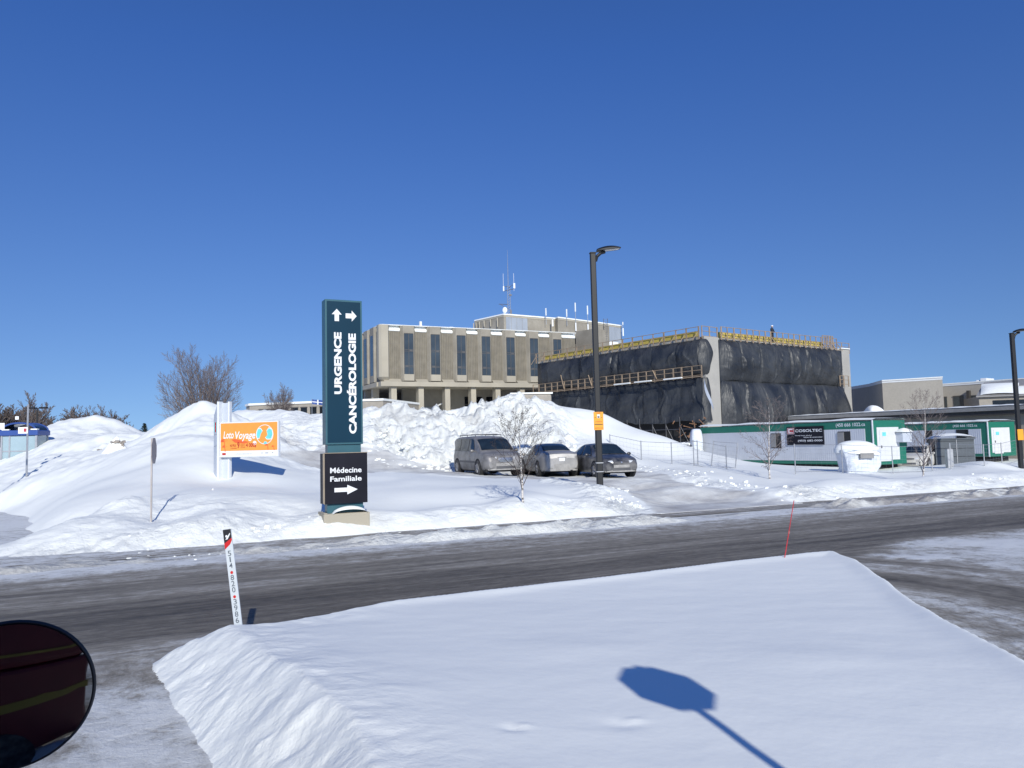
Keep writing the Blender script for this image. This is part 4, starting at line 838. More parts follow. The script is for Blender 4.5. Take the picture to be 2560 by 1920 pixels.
    for sg in (1, -1):
        mm = MB(); xm = ws[1]-.38; zm_ = 1.12 if kind == 'van' else .98; mm.grid(lambda u, v: (xm+.10*math.cos(math.pi*v)*.6, sg*(Wb-.02+.13+.10*math.cos(2*math.pi*u)*math.sin(math.pi*v)), zm_+.075*math.sin(2*math.pi*u)*math.sin(math.pi*v)), 12, 8)
        mm.tube((xm, sg*(Wb-.10), zm_-.03), (xm, sg*(Wb+.06), zm_), .02, n=5); mm.build('side_mirror', paint, o, smooth=True)
        for xd in ([.0, -1.1] if kind == 'van' else [-.22, .95]):
            MB().grid(lambda u, v: at(xd+.008*u, .6+3.3*v, .004, sg), 1, 6).build('door_gap', M['under'], o)
        for xd in ([-.85, .25] if kind == 'van' else [-.95, .10]): MB().box(xd, xd+.15, *sorted((sg*(Wb-.012), sg*(Wb+.022))), .86, .89).build('door_handle', paint, o)
        if kind == 'van':
            MB().tube((-1.9, sg*.66, 1.86), (.3, sg*.64, 1.85), .018, n=6).tube((-1.9, sg*.66, 1.86), (-1.9, sg*.66, 1.77), .018, n=6).tube((.3, sg*.64, 1.85), (.3, sg*.64, 1.74), .018, n=6).tube((-.8, sg*.66, 1.86), (-.8, sg*.66, 1.78), .018, n=6).build('roof_rail', M['steeldk'], o)
            MB().grid(lambda u, v: at(-1.05+2.2*u, 1.9+.35*v, .014, sg), 10, 2).build('side_moulding', M['grille'], o)
    if kind == 'van':
        for x in (-1.6, -.2): MB().tube((x, -.66, 1.875), (x, .66, 1.875), .018, n=6).build('cross_bar', M['steeldk'], o)
    MB().box(-L_/2+.25, L_/2-.25, -Wb+.12, Wb-.12, .18, .3).build('underbody', M['under'], o)
    return o
def put(px, py, Y, hd, *a):
    p = P(px, py, Y); z = min(gz(p.x, p.y), p.z+.3); p.z = z+.02; return car(a[0], a[1], p, hd, a[2], a[3])
def head(dx, dy): return math.atan2(dy, dx)
put(1217, 1180, 37.3, head(math.sin(R(22)), -math.cos(R(22))), 'parked_minivan', 'van', 'grey salt-covered minivan with roof rails parked nose out, leftmost vehicle', 'van')
put(1372, 1185, 37.6, head(-math.sin(R(13)), math.cos(R(13))), 'parked_sedan', 'silver', 'dirty silver sedan parked tail out between the minivan and the dark sedan', 'car')
put(1504, 1185, 36.0, head(math.sin(R(16)), -math.cos(R(16))), 'parked_sedan', 'black', 'dark sedan with a salt-caked front parked nose out behind the lamp post', 'car')
b = P(2303, 1170, 51); car('parked_car', 'white', b, head(-.70, -.72), 'cream white car half hidden behind the fence between the trailers', 'car')
# ================================================================== HOSPITAL
def bays(rt, wins, l0, l1, zs, zt, mk_first=True):
    "facade with projecting window piers; local x along, -y outward; zs slab top, zt roof"
    OUT = .50; hw, ch = .74, .26
    zr = zt-.72
    edges = []
    for c in wins: edges.append((c-hw-ch, c+hw+ch))
    cur = l0; gaps = []
    for a, b_ in edges: gaps.append((cur, a)); cur = b_
    gaps.append((cur, l1))
    for c in wins:
        m_ = MB(); z0 = zs+.10; zc_ = zs+.55
        pl_ = [(c-hw-ch, 1.4), (c-hw-ch, 0), (c-hw, -OUT), (c+hw, -OUT), (c+hw+ch, 0), (c+hw+ch, 1.4)]
        bt = [(c-hw-ch, 1.4), (c-hw-ch, 0), (c-hw, -OUT+.08), (c+hw, -OUT+.08), (c+hw+ch, 0), (c+hw+ch, 1.4)]
        vs = [(x, y, zc_) for x, y in pl_]+[(x, y, zt) for x, y in pl_]+[(x, y, z0) for x, y in bt]
        fs = [(i, (i+1) % 6, 6+(i+1) % 6, 6+i) for i in range(6)]+[(6, 7, 8, 9, 10, 11)]+[(12+i, 12+(i+1) % 6, (i+1) % 6, i) for i in range(6)]+[(17, 16, 15, 14, 13, 12)]
        m_.add(vs, fs); m_.build('window_pier', M['conc'], rt)
        MB().box(c-hw+.08, c+hw-.08, -OUT-.06, -OUT+.02, zs+.15, zs+.98).build('sill_panel', M['conclight'], rt)
        wz0, wz1 = zs+1.0, zt-1.05
        g_ = MB().box(c-.60, c+.60, -OUT-.015, -OUT+.02, wz0, wz1).build('window', M['glass'], rt)
        k = MB(); k.box(c-.62, c+.62, -OUT-.05, -OUT-.016, wz1, wz1+.07).box(c-.03, c+.03, -OUT-.04, -OUT-.016, wz0, wz1)
        for fz_ in (.17, .20, .56, .60): k.box(c-.60, c+.60, -OUT-.035, -OUT-.016, wz0+(wz1-wz0)*fz_, wz0+(wz1-wz0)*fz_+.06)
        for sg in (-1, 1): k.box(c+sg*.62-.03, c+sg*.62+.03, -OUT-.05, -OUT-.016, wz0, wz1)
        k.build('window_frame', M['mullion'], g_)
        k = MB(); k.box(c-.46, c-.08, -OUT-.03, -OUT-.0165, wz0+(wz1-wz0)*.18, wz0+(wz1-wz0)*.22).box(c+.1, c+.52, -OUT-.03, -OUT-.0165, wz0+(wz1-wz0)*.565, wz0+(wz1-wz0)*.605); k.build('vent_grille', M['grille'], g_)
    for a, b_ in gaps:
        if b_-a < .05: continue
        m_ = MB(); m_.poly([(a, 0, zs+.40), (b_, 0, zs+.40), (b_, 0, zr), (a, 0, zr)]); m_.build('ribbed_panel', M['concrib'], rt)
        m_ = MB(); m_.poly([(a, -.55, zs+.01), (b_, -.55, zs+.01), (b_, 0, zs+.40), (a, 0, zs+.40)]); m_.build('sloped_sill', M['conclight'], rt)
        m_ = MB(); m_.poly([(a, 0, zr), (b_, 0, zr), (b_, .85, zt), (a, .85, zt)])
        x0, x1 = a-.0, b_+.0
        m_.build('roof_slope', M['conc'], rt)
        # snow lying on the slope
        sn = MB(); e_ = .13; q = [(x0+.05, -.06, zr-.02), (x1-.05, -.06, zr-.02), (x1+.30, .72, zt+.05), (x0-.30, .72, zt+.05)]
        sn.add(q+[(x, y-.10, z+.14) for x, y, z in q], [(3, 2, 1, 0), (4, 5, 6, 7), (0, 1, 5, 4), (1, 2, 6, 5), (2, 3, 7, 6), (3, 0, 4, 7)])
        sn.build('slope_snow', M['snowcap'], rt, bevel=.04)
        MB().box(a+.7, a+.73, -.012, 0, zs+.5, zr-.1).box(a, b_, -.012, 0, zs+1.75, zs+1.78).box(a, b_, -.012, 0, zr-1.6, zr-1.57).build('panel_joint', M['concdark'], rt)
def hospital():
    o = empty('hospital_building', (-16.4, 100, 0), R(25.8), 'beige concrete hospital block with tall dark windows raised on columns', 'building')
    ZS, ZT, Lh = 10.38, 17.66, 28.4; ZB = 9.8
    wins = [3.31, 6.95, 10.6, 14.2, 17.87, 21.5, 25.2]
    bays(o, wins, 0, Lh, ZS, ZT)
    MB().box(-.5, Lh+.2, -.75, 26, ZB, ZS).build('floor_slab', M['conclight'], o)
    MB().box(.5, Lh, .01, 25.5, ZS+.01, ZT-.65).build('core_wall', M['conc'], o)
    MB().box(.2, Lh+.02, .86, 25, ZT-.64, ZT).build('roof', M['conc'], o)
    sn = MB(); sn.box(-.2, Lh+.1, -.30, -.0, ZT+.002, ZT+.10).box(.0, Lh, .1, 25, ZT+.002, ZT+.16); sn.build('roof_snow', M['snowcap'], o, bevel=.04)
    MB().add([(-.0, 0, ZS), (.85, 0, ZS), (.55, -.62, ZS+.6), (-.35, -.62, ZS+.6), (-.62, -.35, ZS+.6), (-.62, .55, ZS+.6), (0, .85, ZS), (.85, 0, ZT), (.55, -.62, ZT), (-.35, -.62, ZT), (-.62, -.35, ZT), (-.62, .55, ZT), (0, .85, ZT), (.85, .85, ZT), (.85, .85, ZS)],
        [(1, 2, 8, 7), (2, 3, 9, 8), (3, 4, 10, 9), (4, 5, 11, 10), (5, 6, 12, 11), (7, 8, 9, 10, 11, 12, 13), (0, 3, 2, 1), (0, 4, 3), (0, 6, 5, 4)]).build('corner_pier', M['conclight'], o)
    # left return: its own facade frame
    sd = empty('side_wing', (0, 0, 0), R(-90)); sd.parent = o
    # local x of the side runs backwards along +y of the building, outward is -x
    for nm in (0,):
        sub = sd
        OUTw = [22.0, 18.4, 14.8, 11.2, 7.6, 4.0]
    k_ = MB()
    for c in [-c for c in OUTw][::1]:
        pass
    for i, c in enumerate([-20.4, -16.8, -13.2, -9.6, -6.0, -2.9]):
        OUT = .62; hw, ch = .9, .34
        pl_ = [(c-hw-ch, 1.0), (c-hw-ch, 0), (c-hw, -OUT), (c+hw, -OUT), (c+hw+ch, 0), (c+hw+ch, 1.0)]
        MB().prism(pl_, ZT-ZS-.1, Matrix.Translation((0, 0, ZS+.1))).build('window_pier', M['conc'], sd)
        g_ = MB().box(c-.62, c+.62, -OUT-.015, -OUT+.02, ZS+1.0, ZT-1.05).build('window', M['glass'], sd)
        k = MB().poly([(c+hw+ch, 0, ZT-.62), (c+3.6-hw-ch, 0, ZT-.62), (c+3.6-hw-ch+.3, .8, ZT+.05), (c+hw+ch-.3, .8, ZT+.05)])
        k.build('slope_snow', M['snowcap'], sd)
    MB().poly([(-22, 0, ZS), (-.8, 0, ZS), (-.8, 0, ZT-.62), (-22, 0, ZT-.62)]).build('ribbed_panel', M['concrib'], sd)
    MB().box(-22, -.5, -.7, -.5, ZB+.01, ZS-.01).build('slab_edge', M['conclight'], sd)
    MB().box(-22, .0, -.35, .2, ZT+.01, ZT+.12).build('roof_snow', M['snowcap'], sd)
    for i, l in enumerate([1.38, 5.03, 8.69, 12.4, 16.0, 19.7, 23.4, 27.0]):
        MB().box(l-.36, l+.36, -.2, .9, 2.5, ZB-.001).build('column', M['conclight'], o, bevel=.03)
    for y in (4.5, 8.2, 12): MB().box(-.2, .7, y-.36, y+.36, 2.5, ZB-.001).build('column', M['conclight'], o, bevel=.03)
    MB().box(4.0, Lh-.2, 4.5, 5.0, 2.5, ZB-.002).build('ground_floor_wall', M['conc'], o)
    MB().box(-.3, Lh, 13, 13.4, 2.5, ZB-.003).build('back_wall', M['concdark'], o)
    for x0, x1 in ((13.0, 15.6), (16.3, 19.3), (20.1, 23.4), (24, 27)):
        g_ = MB().box(x0, x1, 4.44, 4.49, 5.6, 8.8).build('window', M['dglass'], o); MB().box((x0+x1)/2-.04, (x0+x1)/2+.04, 4.39, 4.435, 5.6, 8.8).box(x0, x1, 4.39, 4.435, 7.7, 7.78).build('window_frame', M['mullion'], g_)
    MB().box(7.2, 8.2, 4.4, 4.49, 4, 7.4).build('door', M['zinc'], o); MB().box(10.3, 10.9, 4.43, 4.49, 6.2, 7.6).build('vent', M['dglass'], o)
    MB().box(-1.5, 4.0, -1.6, -1.3, 2.5, 6.2).build('low_wall', M['conclight'], o)
    MB().tube((7.9, 2.5, 2.5), (7.9, 2.5, 7.3), .10, n=6).tube((7.9, 2.5, 7.3), (9.2, 2.5, 7.9), .09, n=6).build('handrail', M['whitep'], o)
    MB().box(5.2, 5.5, .5, .8, ZT, ZT+.8).box(10, 10.5, 2, 2.5, ZT, ZT+.5).build('roof_vent', M['whitep'], o)
hospital()
def penthouse():
    c = P(1259, 783, 125); o = empty('mechanical_penthouse', (c.x, c.y, 0), 0, 'beige rooftop penthouse carrying antennas above the hospital', 'building')
    def loc(px, Y): p = P(px, 900, Y); return (p.x-c.x, p.y-c.y)
    pts = [loc(1188, 131), (0, 0), loc(1390, 130.5), loc(1397, 129.5), loc(1480, 135), loc(1556, 141), loc(1500, 175), loc(1230, 170)]
    top = [P(1188, 800, 131).z, c.z, P(1390, 792, 130.5).z, P(1397, 790, 129.5).z, P(1480, 801, 135).z, P(1556, 812, 141).z, 22, 22]
    zt = 22.7; pc = MB(); pc.prism(pts, zt-11, Matrix.Translation((0, 0, 11))); pc.build('wall', M['conc'], o)
    s = MB(); s.prism([(x*1.004, y*1.001-.12) for x, y in pts], .20, Matrix.Translation((0, 0, zt+.001))); s.build('roof_snow', M['snowcap'], o)
    s = MB(); s.prism([(x*1.003, y*1.001-.06) for x, y in pts], .25, Matrix.Translation((0, 0, zt-.30))); s.build('coping', M['conclight'], o)
    # metal louvre panels on the main face
    a, b_ = Vector((*pts[1], 0)), Vector((*pts[2], 0)); d = (b_-a).normalized(); nn = Vector((d.y, -d.x, 0))
    for k in range(4):
        p0 = a+d*(.4+1.05*k)+nn*.03; p1 = a+d*(.4+1.05*k+1.0)+nn*.03
        MB().add([p0+Vector((0, 0, 16)), p1+Vector((0, 0, 16)), p1+Vector((0, 0, zt-.31)), p0+Vector((0, 0, zt-.31)), p0-nn*.05+Vector((0, 0, 16)), p1-nn*.05+Vector((0, 0, 16)), p1-nn*.05+Vector((0, 0, zt-.31)), p0-nn*.05+Vector((0, 0, zt-.31))], [(0, 1, 2, 3), (0, 3, 7, 4), (1, 5, 6, 2), (3, 2, 6, 7)]).build('metal_panel', M['zinc'], o)
    e = Vector((*pts[5], 0)); f_ = Vector((*pts[4], 0)); d2 = (f_-e).normalized(); n2 = Vector((-d2.y, d2.x, 0)); n2 = n2 if n2.y < 0 else -n2
    p0, p1 = e+d2*.3+n2*.05, e+d2*3.6+n2*.05
    MB().poly([p0+Vector((0, 0, 17.5)), p1+Vector((0, 0, 17.5)), p1+Vector((0, 0, zt-.31)), p0+Vector((0, 0, zt-.31))]).build('metal_panel', M['zinc'], o)
    # panel antennas hung on the walls
    a2, b2 = Vector((*pts[0], 0)), Vector((0, 0, 0)); dl = (b2-a2); nl = Vector((-dl.normalized().y, dl.normalized().x, 0)); nl = nl if nl.y < 0 else -nl
    for t, h in ((.01, 1.9), (.10, 1.1), (.22, 1.9), (.38, .8), (.60, 1.0), (.83, 1.3)):
        p = a2+dl*t+nl*.25; MB().box(p.x-.07, p.x+.07, p.y-.06, p.y+.06, zt-.5-h, zt-.35).build('panel_antenna', M['conclight'], o)
    for px, up_, dn in ((1368, 1.5, -.7), (1420, 1.6, -.3), (1442, 2.9, .9), (1472.5, 2.7, .9), (1560, .6, 1.1)):
        Yq = 129.5+(px-1397)/83*5.5-.4 if px > 1397 else 128.6; q = loc(px, Yq)
        MB().tube((q[0], q[1], zt-max(dn, .6)-.6), (q[0], q[1], zt+up_), .045, n=6).box(q[0]-.10, q[0]+.10, q[1]-.08, q[1]+.08, zt+up_-min(1.5, up_*.8), zt+up_+.02).build('rooftop_antenna', M['zinc'], o)
        if dn > .5: MB().box(q[0]-.10, q[0]+.10, q[1]-.12, q[1]+.04, zt-1.9, zt-.5).build('panel_antenna', M['whitep'], o)
    q = loc(1384, 128.9); MB().box(q[0]-.12, q[0]+.12, q[1]-.2, q[1]-.05, zt-1.5, zt-.35).build('panel_antenna', M['whitep'], o)
    # ladder cage
    q = loc(1517, 137.2); k = MB()
    for dx in (-.35, .35): k.tube((q[0]+dx, q[1], zt-3.5), (q[0]+dx, q[1], zt+.9), .04, n=5)
    for i in range(12): k.tube((q[0]-.35, q[1], zt-3.4+i*.38), (q[0]+.35, q[1], zt-3.4+i*.38), .03, n=4)
    k.build('ladder', M['steeldk'], o)
    # mast: its own thing
    mb_ = P(1272, 783, 127); o2 = empty('antenna_mast', (mb_.x, mb_.y, zt+.2), 0, 'slender lattice radio mast with dishes on the penthouse roof', 'antenna mast')
    H = P(1272, 628, 127).z-zt; hm = P(1272, 717, 127).z-zt
    k = MB(); n = 12
    for i in range(3):
        a = 2*math.pi*i/3; k.tube((.32*math.cos(a), .32*math.sin(a), -.4), (.26*math.cos(a), .26*math.sin(a), hm), .04, n=5)
        for j in range(n):
            a1 = 2*math.pi*((i+1) % 3)/3; z0 = hm*j/n; z1 = hm*(j+1)/n
            k.tube((.3*math.cos(a), .3*math.sin(a), z0), (.3*math.cos(a1), .3*math.sin(a1), z1), .025, n=4)
    k.build('lattice', M['steel'], o2)
    MB().tube((0, 0, hm), (0, 0, H*.8), .055, .04, 6).tube((0, 0, H*.8), (0, 0, H), .03, .015, 5).build('whip', M['steel'], o2)
    k = MB(); k.tube((-.8, 0, hm-.9), (.95, 0, hm-.55), .05, n=5).tube((-.8, 0, hm-.1), (.0, 0, hm-.2), .04, n=5).tube((0, 0, hm-.4), (.95, -.1, hm+.2), .04, n=5).tube((-1.6, 0, 1.9), (0, 0, 1.8), .05, n=5).tube((-1.4, 0, 1.9), (0, 0, 1.0), .04, n=5); k.build('bracket', M['steeldk'], o2)
    for x in (-.78, .93): MB().tube((x, 0, hm-.9), (x, 0, hm+2.0), .03, n=5).build('rod_antenna', M['whitep'], o2)
    MB().box(.85, 1.15, -.15, .05, hm-.5, hm+.35).build('sector_antenna', M['whitep'], o2); MB().box(-.85, -.65, -.15, .05, hm-.9, hm-.1).build('sector_antenna', M['whitep'], o2)
    MB().grid(lambda u, v: (-.62+.38*v*math.cos(2*math.pi*u), -.35+.12*v*v, .85+.5*v*math.sin(2*math.pi*u)), 20, 5).build('dish', M['whitep'], o2, smooth=True)
    MB().box(.1, .55, -.2, .1, 3.2, 3.45).box(.2, .5, -.2, .1, .2, .9).build('equipment_box', M['steeldk'], o2)
penthouse()
def wing():
    a = P(1441, 900, 119); b_ = P(1610, 900, 131); o = empty('hospital_wing', (a.x, a.y, 0), math.atan2(b_.y-a.y, b_.x-a.x), 'concrete hospital wing with snow-filled roof scallops behind the wrapped building', 'building')
    L_ = (b_-a).length; zt = P(1500, 850, 122).z
    MB().box(0, L_+8, 0, 12, 8, zt-.9).build('wall', M['concrib'], o); MB().box(0, 2.4, -3.8, -.01, 8, zt+1.0).build('link_wall', M['conc'], o)
    MB().box(0, L_+8, .6, 12, zt-.89, zt).build('roof', M['conc'], o); MB().box(0, L_+8, .5, 12, zt+.002, zt+.16).build('roof_snow', M['snowcap'], o)
    for c in (3.1, 7.6, 11.9, 16.2):
        MB().poly([(c, 0, zt-.9), (c+3.0, 0, zt-.9), (c+3.3, .7, zt+.05), (c-.3, .7, zt+.05)]).poly([(c, -.1, zt-.8), (c+3.0, -.1, zt-.8), (c+3.3, .5, zt+.2), (c-.3, .5, zt+.2)]).build('slope_snow', M['snowcap'], o)
        MB().box(c-1.4, c-.1, -.5, 0, 9, zt).build('window_pier', M['conc'], o)
    g_ = MB().box(2.6, 8.2, -.55, -.51, 11.5, 14.2).build('window', M['dglass'], o)
wing()
# ================================================================== LOW BUILDINGS LEFT
def lowleft():
    a = P(598, 1013, 95); b_ = P(838, 1010, 92); o = empty('clinic_building', (a.x, a.y, 0), math.atan2(b_.y-a.y, b_.x-a.x), 'long low tan building with small dark windows behind the left snow piles', 'building')
    zt = P(640, 1011, 95).z; L_ = (b_-a).length+6
    MB().add([(0, 1.5, 0), (1.4, 0, 0), (L_, 0, 0), (L_, 12, 0), (0, 12, 0), (0, 1.5, zt-.15), (1.4, 0, zt-.15), (L_, 0, zt-.15), (L_, 12, zt-.15), (0, 12, zt-.15)], [(0, 1, 6, 5), (1, 2, 7, 6), (2, 3, 8, 7), (3, 4, 9, 8), (4, 0, 5, 9), (5, 6, 7, 8, 9)]).build('wall', M['tan'], o)
    MB().prism([(-.15, 1.45), (1.35, -.15), (L_+.1, -.15), (L_+.1, 12), (-.15, 12)], .25, Matrix.Translation((0, 0, zt-.149))).build('roof_snow', M['snowcap'], o)
    for px, w in ((672, 3.1), (712, 1.0), (741, .9), (767, .8), (793, .8), (818, .7)):
        q = P(px, 1040, 94); x = (q-a).length; z1 = zt-(.62 if w < 2 else .72)
        g_ = MB().box(x-w/2, x+w/2, -.05, .02, z1-1.6, z1).build('window', M['dglass'], o); MB().box(x-w/2-.06, x+w/2+.06, -.08, -.051, z1-.0, z1+.08).build('window_frame', M['mullion'], g_)
    b = P(780, 1045, 84); o = empty('flag_pole', (b.x, b.y, gz(b.x, b.y)), 0, 'flagpole flying a small blue and white Quebec flag by the low building', 'flag pole')
    z0 = P(780, 997, 84).z-o.location.z; MB().tube((0, 0, 0), (0, 0, z0), .05, .03, 6).build('pole', M['steel'], o)
    fl = MB(); fl.grid(lambda u, v: (.02+.85*u*2/1.4, .12*math.sin(u*5), z0-.05-.15*u-.52*v), 12, 4); f_ = fl.build('flag', M['blue'], o)
    cr_ = MB(); cr_.grid(lambda u, v: (.02+.85*(.42+.14*u)*2/1.4, .12*math.sin((.42+.14*u)*5)-.01, z0-.05-.15*(.42+.14*u)-.52*v), 3, 4); cr_.grid(lambda u, v: (.02+.85*u*2/1.4, .12*math.sin(u*5)-.012, z0-.05-.15*u-.52*(.42+.16*v)), 12, 2); cr_.build('flag_cross', M['white'], f_)
lowleft()
# ================================================================== WRAPPED CONSTRUCTION BUILDING
A1 = Vector((-.596, .803, 0)); A2 = Vector((.803, .596, 0)); C0 = Vector((18.4, 75, 0))
def construct():
    o = empty('building_under_construction', C0, 0, 'concrete building under construction wrapped in black plastic sheeting', 'building')
    N1 = Vector((-.803, -.596, 0)); N2_ = Vector((.596, -.803, 0)); ZT = 11.9
    Z3 = Vector((0, 0, 1))
    def fr(side, l, out, z): return (A1*l+N1*out if side == 1 else A2*l+N2_*out)+Z3*z
    # inner core
    k = MB(); c = [A2*.1+A1*.1, A2*25.1+A1*.1, A2*25.1+A1*25.4, A2*.1+A1*25.4]
    k.prism([(p.x, p.y) for p in c], ZT-.3, None); k.build('core', M['under'], o)
    k = MB(); c = [A2*0, A2*25.2, A2*25.2+A1*25.5, A1*25.5]; k.prism([(p.x+.0, p.y) for p in c], .38, Matrix.Translation((0, 0, ZT-.28))); k.build('roof_slab', M['pier'], o)
    k = MB(); k.prism([(p.x*1.004, p.y*1.004) for p in c], .35, Matrix.Translation((0, 0, 7.72))); k.build('floor_slab', M['pier'], o)
    # piers
    for l0, l1 in ((0, 2.05), (23.55, 25.25)):
        m_ = MB(); vs = [fr(2, l, y, z) for z in (-.5, ZT+.11) for l, y in ((l0, .12), (l1, .12), (l1, -.5), (l0, -.5))]
        m_.add(vs, [(0, 1, 5, 4), (1, 2, 6, 5), (2, 3, 7, 6), (3, 0, 4, 7), (4, 5, 6, 7)]); m_.build('concrete_pier', M['pier'], o)
    # sheeting
    r_ = random.Random(3)
    def sheet(side, l0, l1, zb, zt, bul, seed, nu, nv, belly, hem=.0, edge1=0, folds=5):
        us = np.linspace(0, 1, nu+1); vs_ = np.linspace(0, 1, nv+1); Ug, Vg = np.meshgrid(us, vs_)
        Lg = l0+(l1-l0)*Ug
        nb = folds; rr = np.random.RandomState(seed); cut = np.sort(rr.rand(nb-1))*.8+.1; cut = np.concatenate([[0], cut, [1]])
        pil = np.zeros_like(Ug)
        for a, b_ in zip(cut[:-1], cut[1:]):
            t = np.clip((Ug-a)/(b_-a), 0, 1); pil = np.maximum(pil, np.sin(math.pi*t)**.32)
        slant = Ug+.05*np.sin(Vg*2.5)+.03*fbm(Ug*3, Vg*2, 2, seed+9)
        drape = np.sin(math.pi*np.clip(Vg, 0, 1))**.6 if belly else (1-Vg)**.4
        wr_ = .10*np.abs(fbm(slant*(l1-l0)*.8, Vg*(zt-zb)*.22, 4, seed, .6))+.10*fbm(slant*(l1-l0)*.35+Vg*2, Vg*3.5, 4, seed+3, .55)
        fine = .10*np.abs(fbm(slant*(l1-l0)*1.1+Vg*(zt-zb)*1.2, Vg*(zt-zb)*1.5, 3, seed+5))*sstep(.55, .9, vnoise(Ug*6, Vg*2, seed+6)+.75)
        # sharp hanging ridges
        rid = np.zeros_like(Ug)
        for _ in range(int((l1-l0)*.9)):
            c0, sl_, w_, v0, v1 = rr.rand(), rr.uniform(-.05, .07), rr.uniform(.06, .22)/(l1-l0), rr.rand()*.5, rr.uniform(.5, 1.1)
            rid += rr.uniform(.05, .22)*np.exp(-np.abs(Ug-c0-sl_*(1-Vg)-.01*np.sin(Vg*9+c0*30))/w_)*sstep(v0-.1, v0+.1, Vg)*sstep(v1+.15, v1-.1, Vg)
        out = .16+bul*drape*(.45+.55*pil)+wr_*1.0+fine*.7+rid*1.15
        zbot = zb+fbm(Ug*9, Ug*0, 3, seed+7)*hem; Zg = zbot+(zt-zbot)*Vg
        if edge1:
            Lg = Lg+(Ug > .9)*(Ug-.9)*10*edge1*np.sin(math.pi*Vg)**1.3
        out = np.maximum(out*np.minimum(1, .25+np.minimum(Ug+(1 if side == 1 else 0), 1-Ug)*14), .14)
        m_ = MB(); m_.v = [tuple(fr(side, a, b_, c_)) for a, b_, c_ in zip(Lg.ravel(), out.ravel(), Zg.ravel())]
        m_.f = [(j*(nu+1)+i, j*(nu+1)+i+1, (j+1)*(nu+1)+i+1, (j+1)*(nu+1)+i) for j in range(nv) for i in range(nu)]; m_.m = [0]*len(m_.f)
        return m_.build('black_sheeting', M['tarp'], o, smooth=True)
    sheet(1, -.02, 25.4, 8.35, ZT-.15, .75, 11, 240, 60, True, .25, folds=6)
    sheet(1, -.02, 25.4, 3.9, 8.05, .45, 12, 240, 60, False, .6, folds=7)
    sheet(2, 2.05, 23.6, 7.75, ZT-.1, .62, 16, 230, 70, True, .15, folds=8)
    sheet(2, 2.1, 23.5, .8, 7.8, .85, 14, 230, 80, True, .3, edge1=1.6, folds=5)
    # bulging wrap round the near corner at the upper level
    for zb, zt, bu, bel in ((8.35, ZT-.15, .75, 1), (3.9, 8.05, .45, 0)):
        m_ = MB()
        def cs(u, v, zb=zb, zt=zt, bu=bu, bel=bel):
            a = math.pi*.66*u; b_ = .20+bu*((abs(math.sin(math.pi*v))**.6 if bel else (1-v)**.4)*(.85-.25*u)+.10*math.sin(v*7+u*3)*math.sin(math.pi*v)+.12*float(vnoise(np.array(u*3.0), np.array(v*5.0), 4))); d = N1*math.cos(a)+(N2_*.85+A2*.55)*math.sin(a)
            return d*b_+Z3*(zb+(zt-zb)*v)
        m_.grid(cs, 14, 24); m_.build('black_sheeting', M['tarp'], o, smooth=True)
    # loose white flap
    m_ = MB(); m_.grid(lambda u, v: fr(1, -.9-.9*v+.25*u*math.sin(math.pi*v), 1.15+.1*math.sin(6*v), 7.9-2.9*v-.2*u), 3, 10); m_.build('loose_flap', M['plastic'], o, smooth=True)
    # guard rails
    def rail(side, l0, l1, z, out, step=1.35, h=1.05, name='guard_rail', brace=False, seed=1):
        q = random.Random(seed); m_ = MB(); n_ = max(1, int(round((l1-l0)/step)))
        for i in range(n_+1):
            l = l0+(l1-l0)*i/n_+q.uniform(-.08, .08); w = .045+.045*q.random()
            p = fr(side, l, out, z); T_ = Matrix(((*(A1 if side == 1 else A2)[:2], 0),)*1) if False else None
            a_ = fr(side, l-w, out-.02, z-.25); b_ = fr(side, l+w, out+.02, z-.25)
            m_.add([fr(side, l-w, out-.03, z-.25), fr(side, l+w, out-.03, z-.25), fr(side, l+w, out+.03, z-.25), fr(side, l-w, out+.03, z-.25), fr(side, l-w, out-.03, z+h+q.uniform(-.05, .08)), fr(side, l+w, out-.03, z+h), fr(side, l+w, out+.03, z+h), fr(side, l-w, out+.03, z+h)], [(0, 1, 5, 4), (1, 2, 6, 5), (2, 3, 7, 6), (3, 0, 4, 7), (4, 5, 6, 7)])
            if brace: m_.tube(fr(side, l, out+.05, z+.5), fr(side, l+.55, out+.35, z-.35), .045, n=4)
        for zz_ in (.02, .5, h-.02):
            m_.tube(fr(side, l0, out, z+zz_), fr(side, l1, out, z+zz_+q.uniform(-.03, .03)), .035, n=4)
        return m_.build(name, M['wood'], o)
    rail(1, -.4, 25.4, 8.22, .95, 1.15, .95, seed=4); rail(1, .2, 25.4, ZT+.12, .35, 1.5, .95, brace=True, seed=5)
    m_ = MB(); m_.tube(fr(1, -.5, 1.0, 8.1), fr(1, 25.5, 1.0, 8.1), .06, n=4); m_.build('ledger', M['wood'], o)
    for l, ln_ in ((19.5, 1.6), (14.8, 1.2), (5.2, .9)):
        MB().tube(fr(1, l, 1.05, 8.3), fr(1, l+.5, 1.05, 8.3+ln_), .06, n=4).build('loose_plank', M['wood'], o)
    rail(2, 2.3, 22.4, ZT+.12, .30, 1.0, 1.05, brace=True, seed=6); rail(2, -2.2 if False else .0, 2.3, ZT+.15, -.1, 1.2, 1.0, seed=7); rail(2, 22.4, 25.4, ZT-.1, .0, 1.3, .95, seed=8)
    rail(2, 19.6, 21.6, ZT+.25, .35, .32, 1.15, seed=9); rail(2, 21.7, 23.4, 7.9, .9, .75, .95, seed=10)
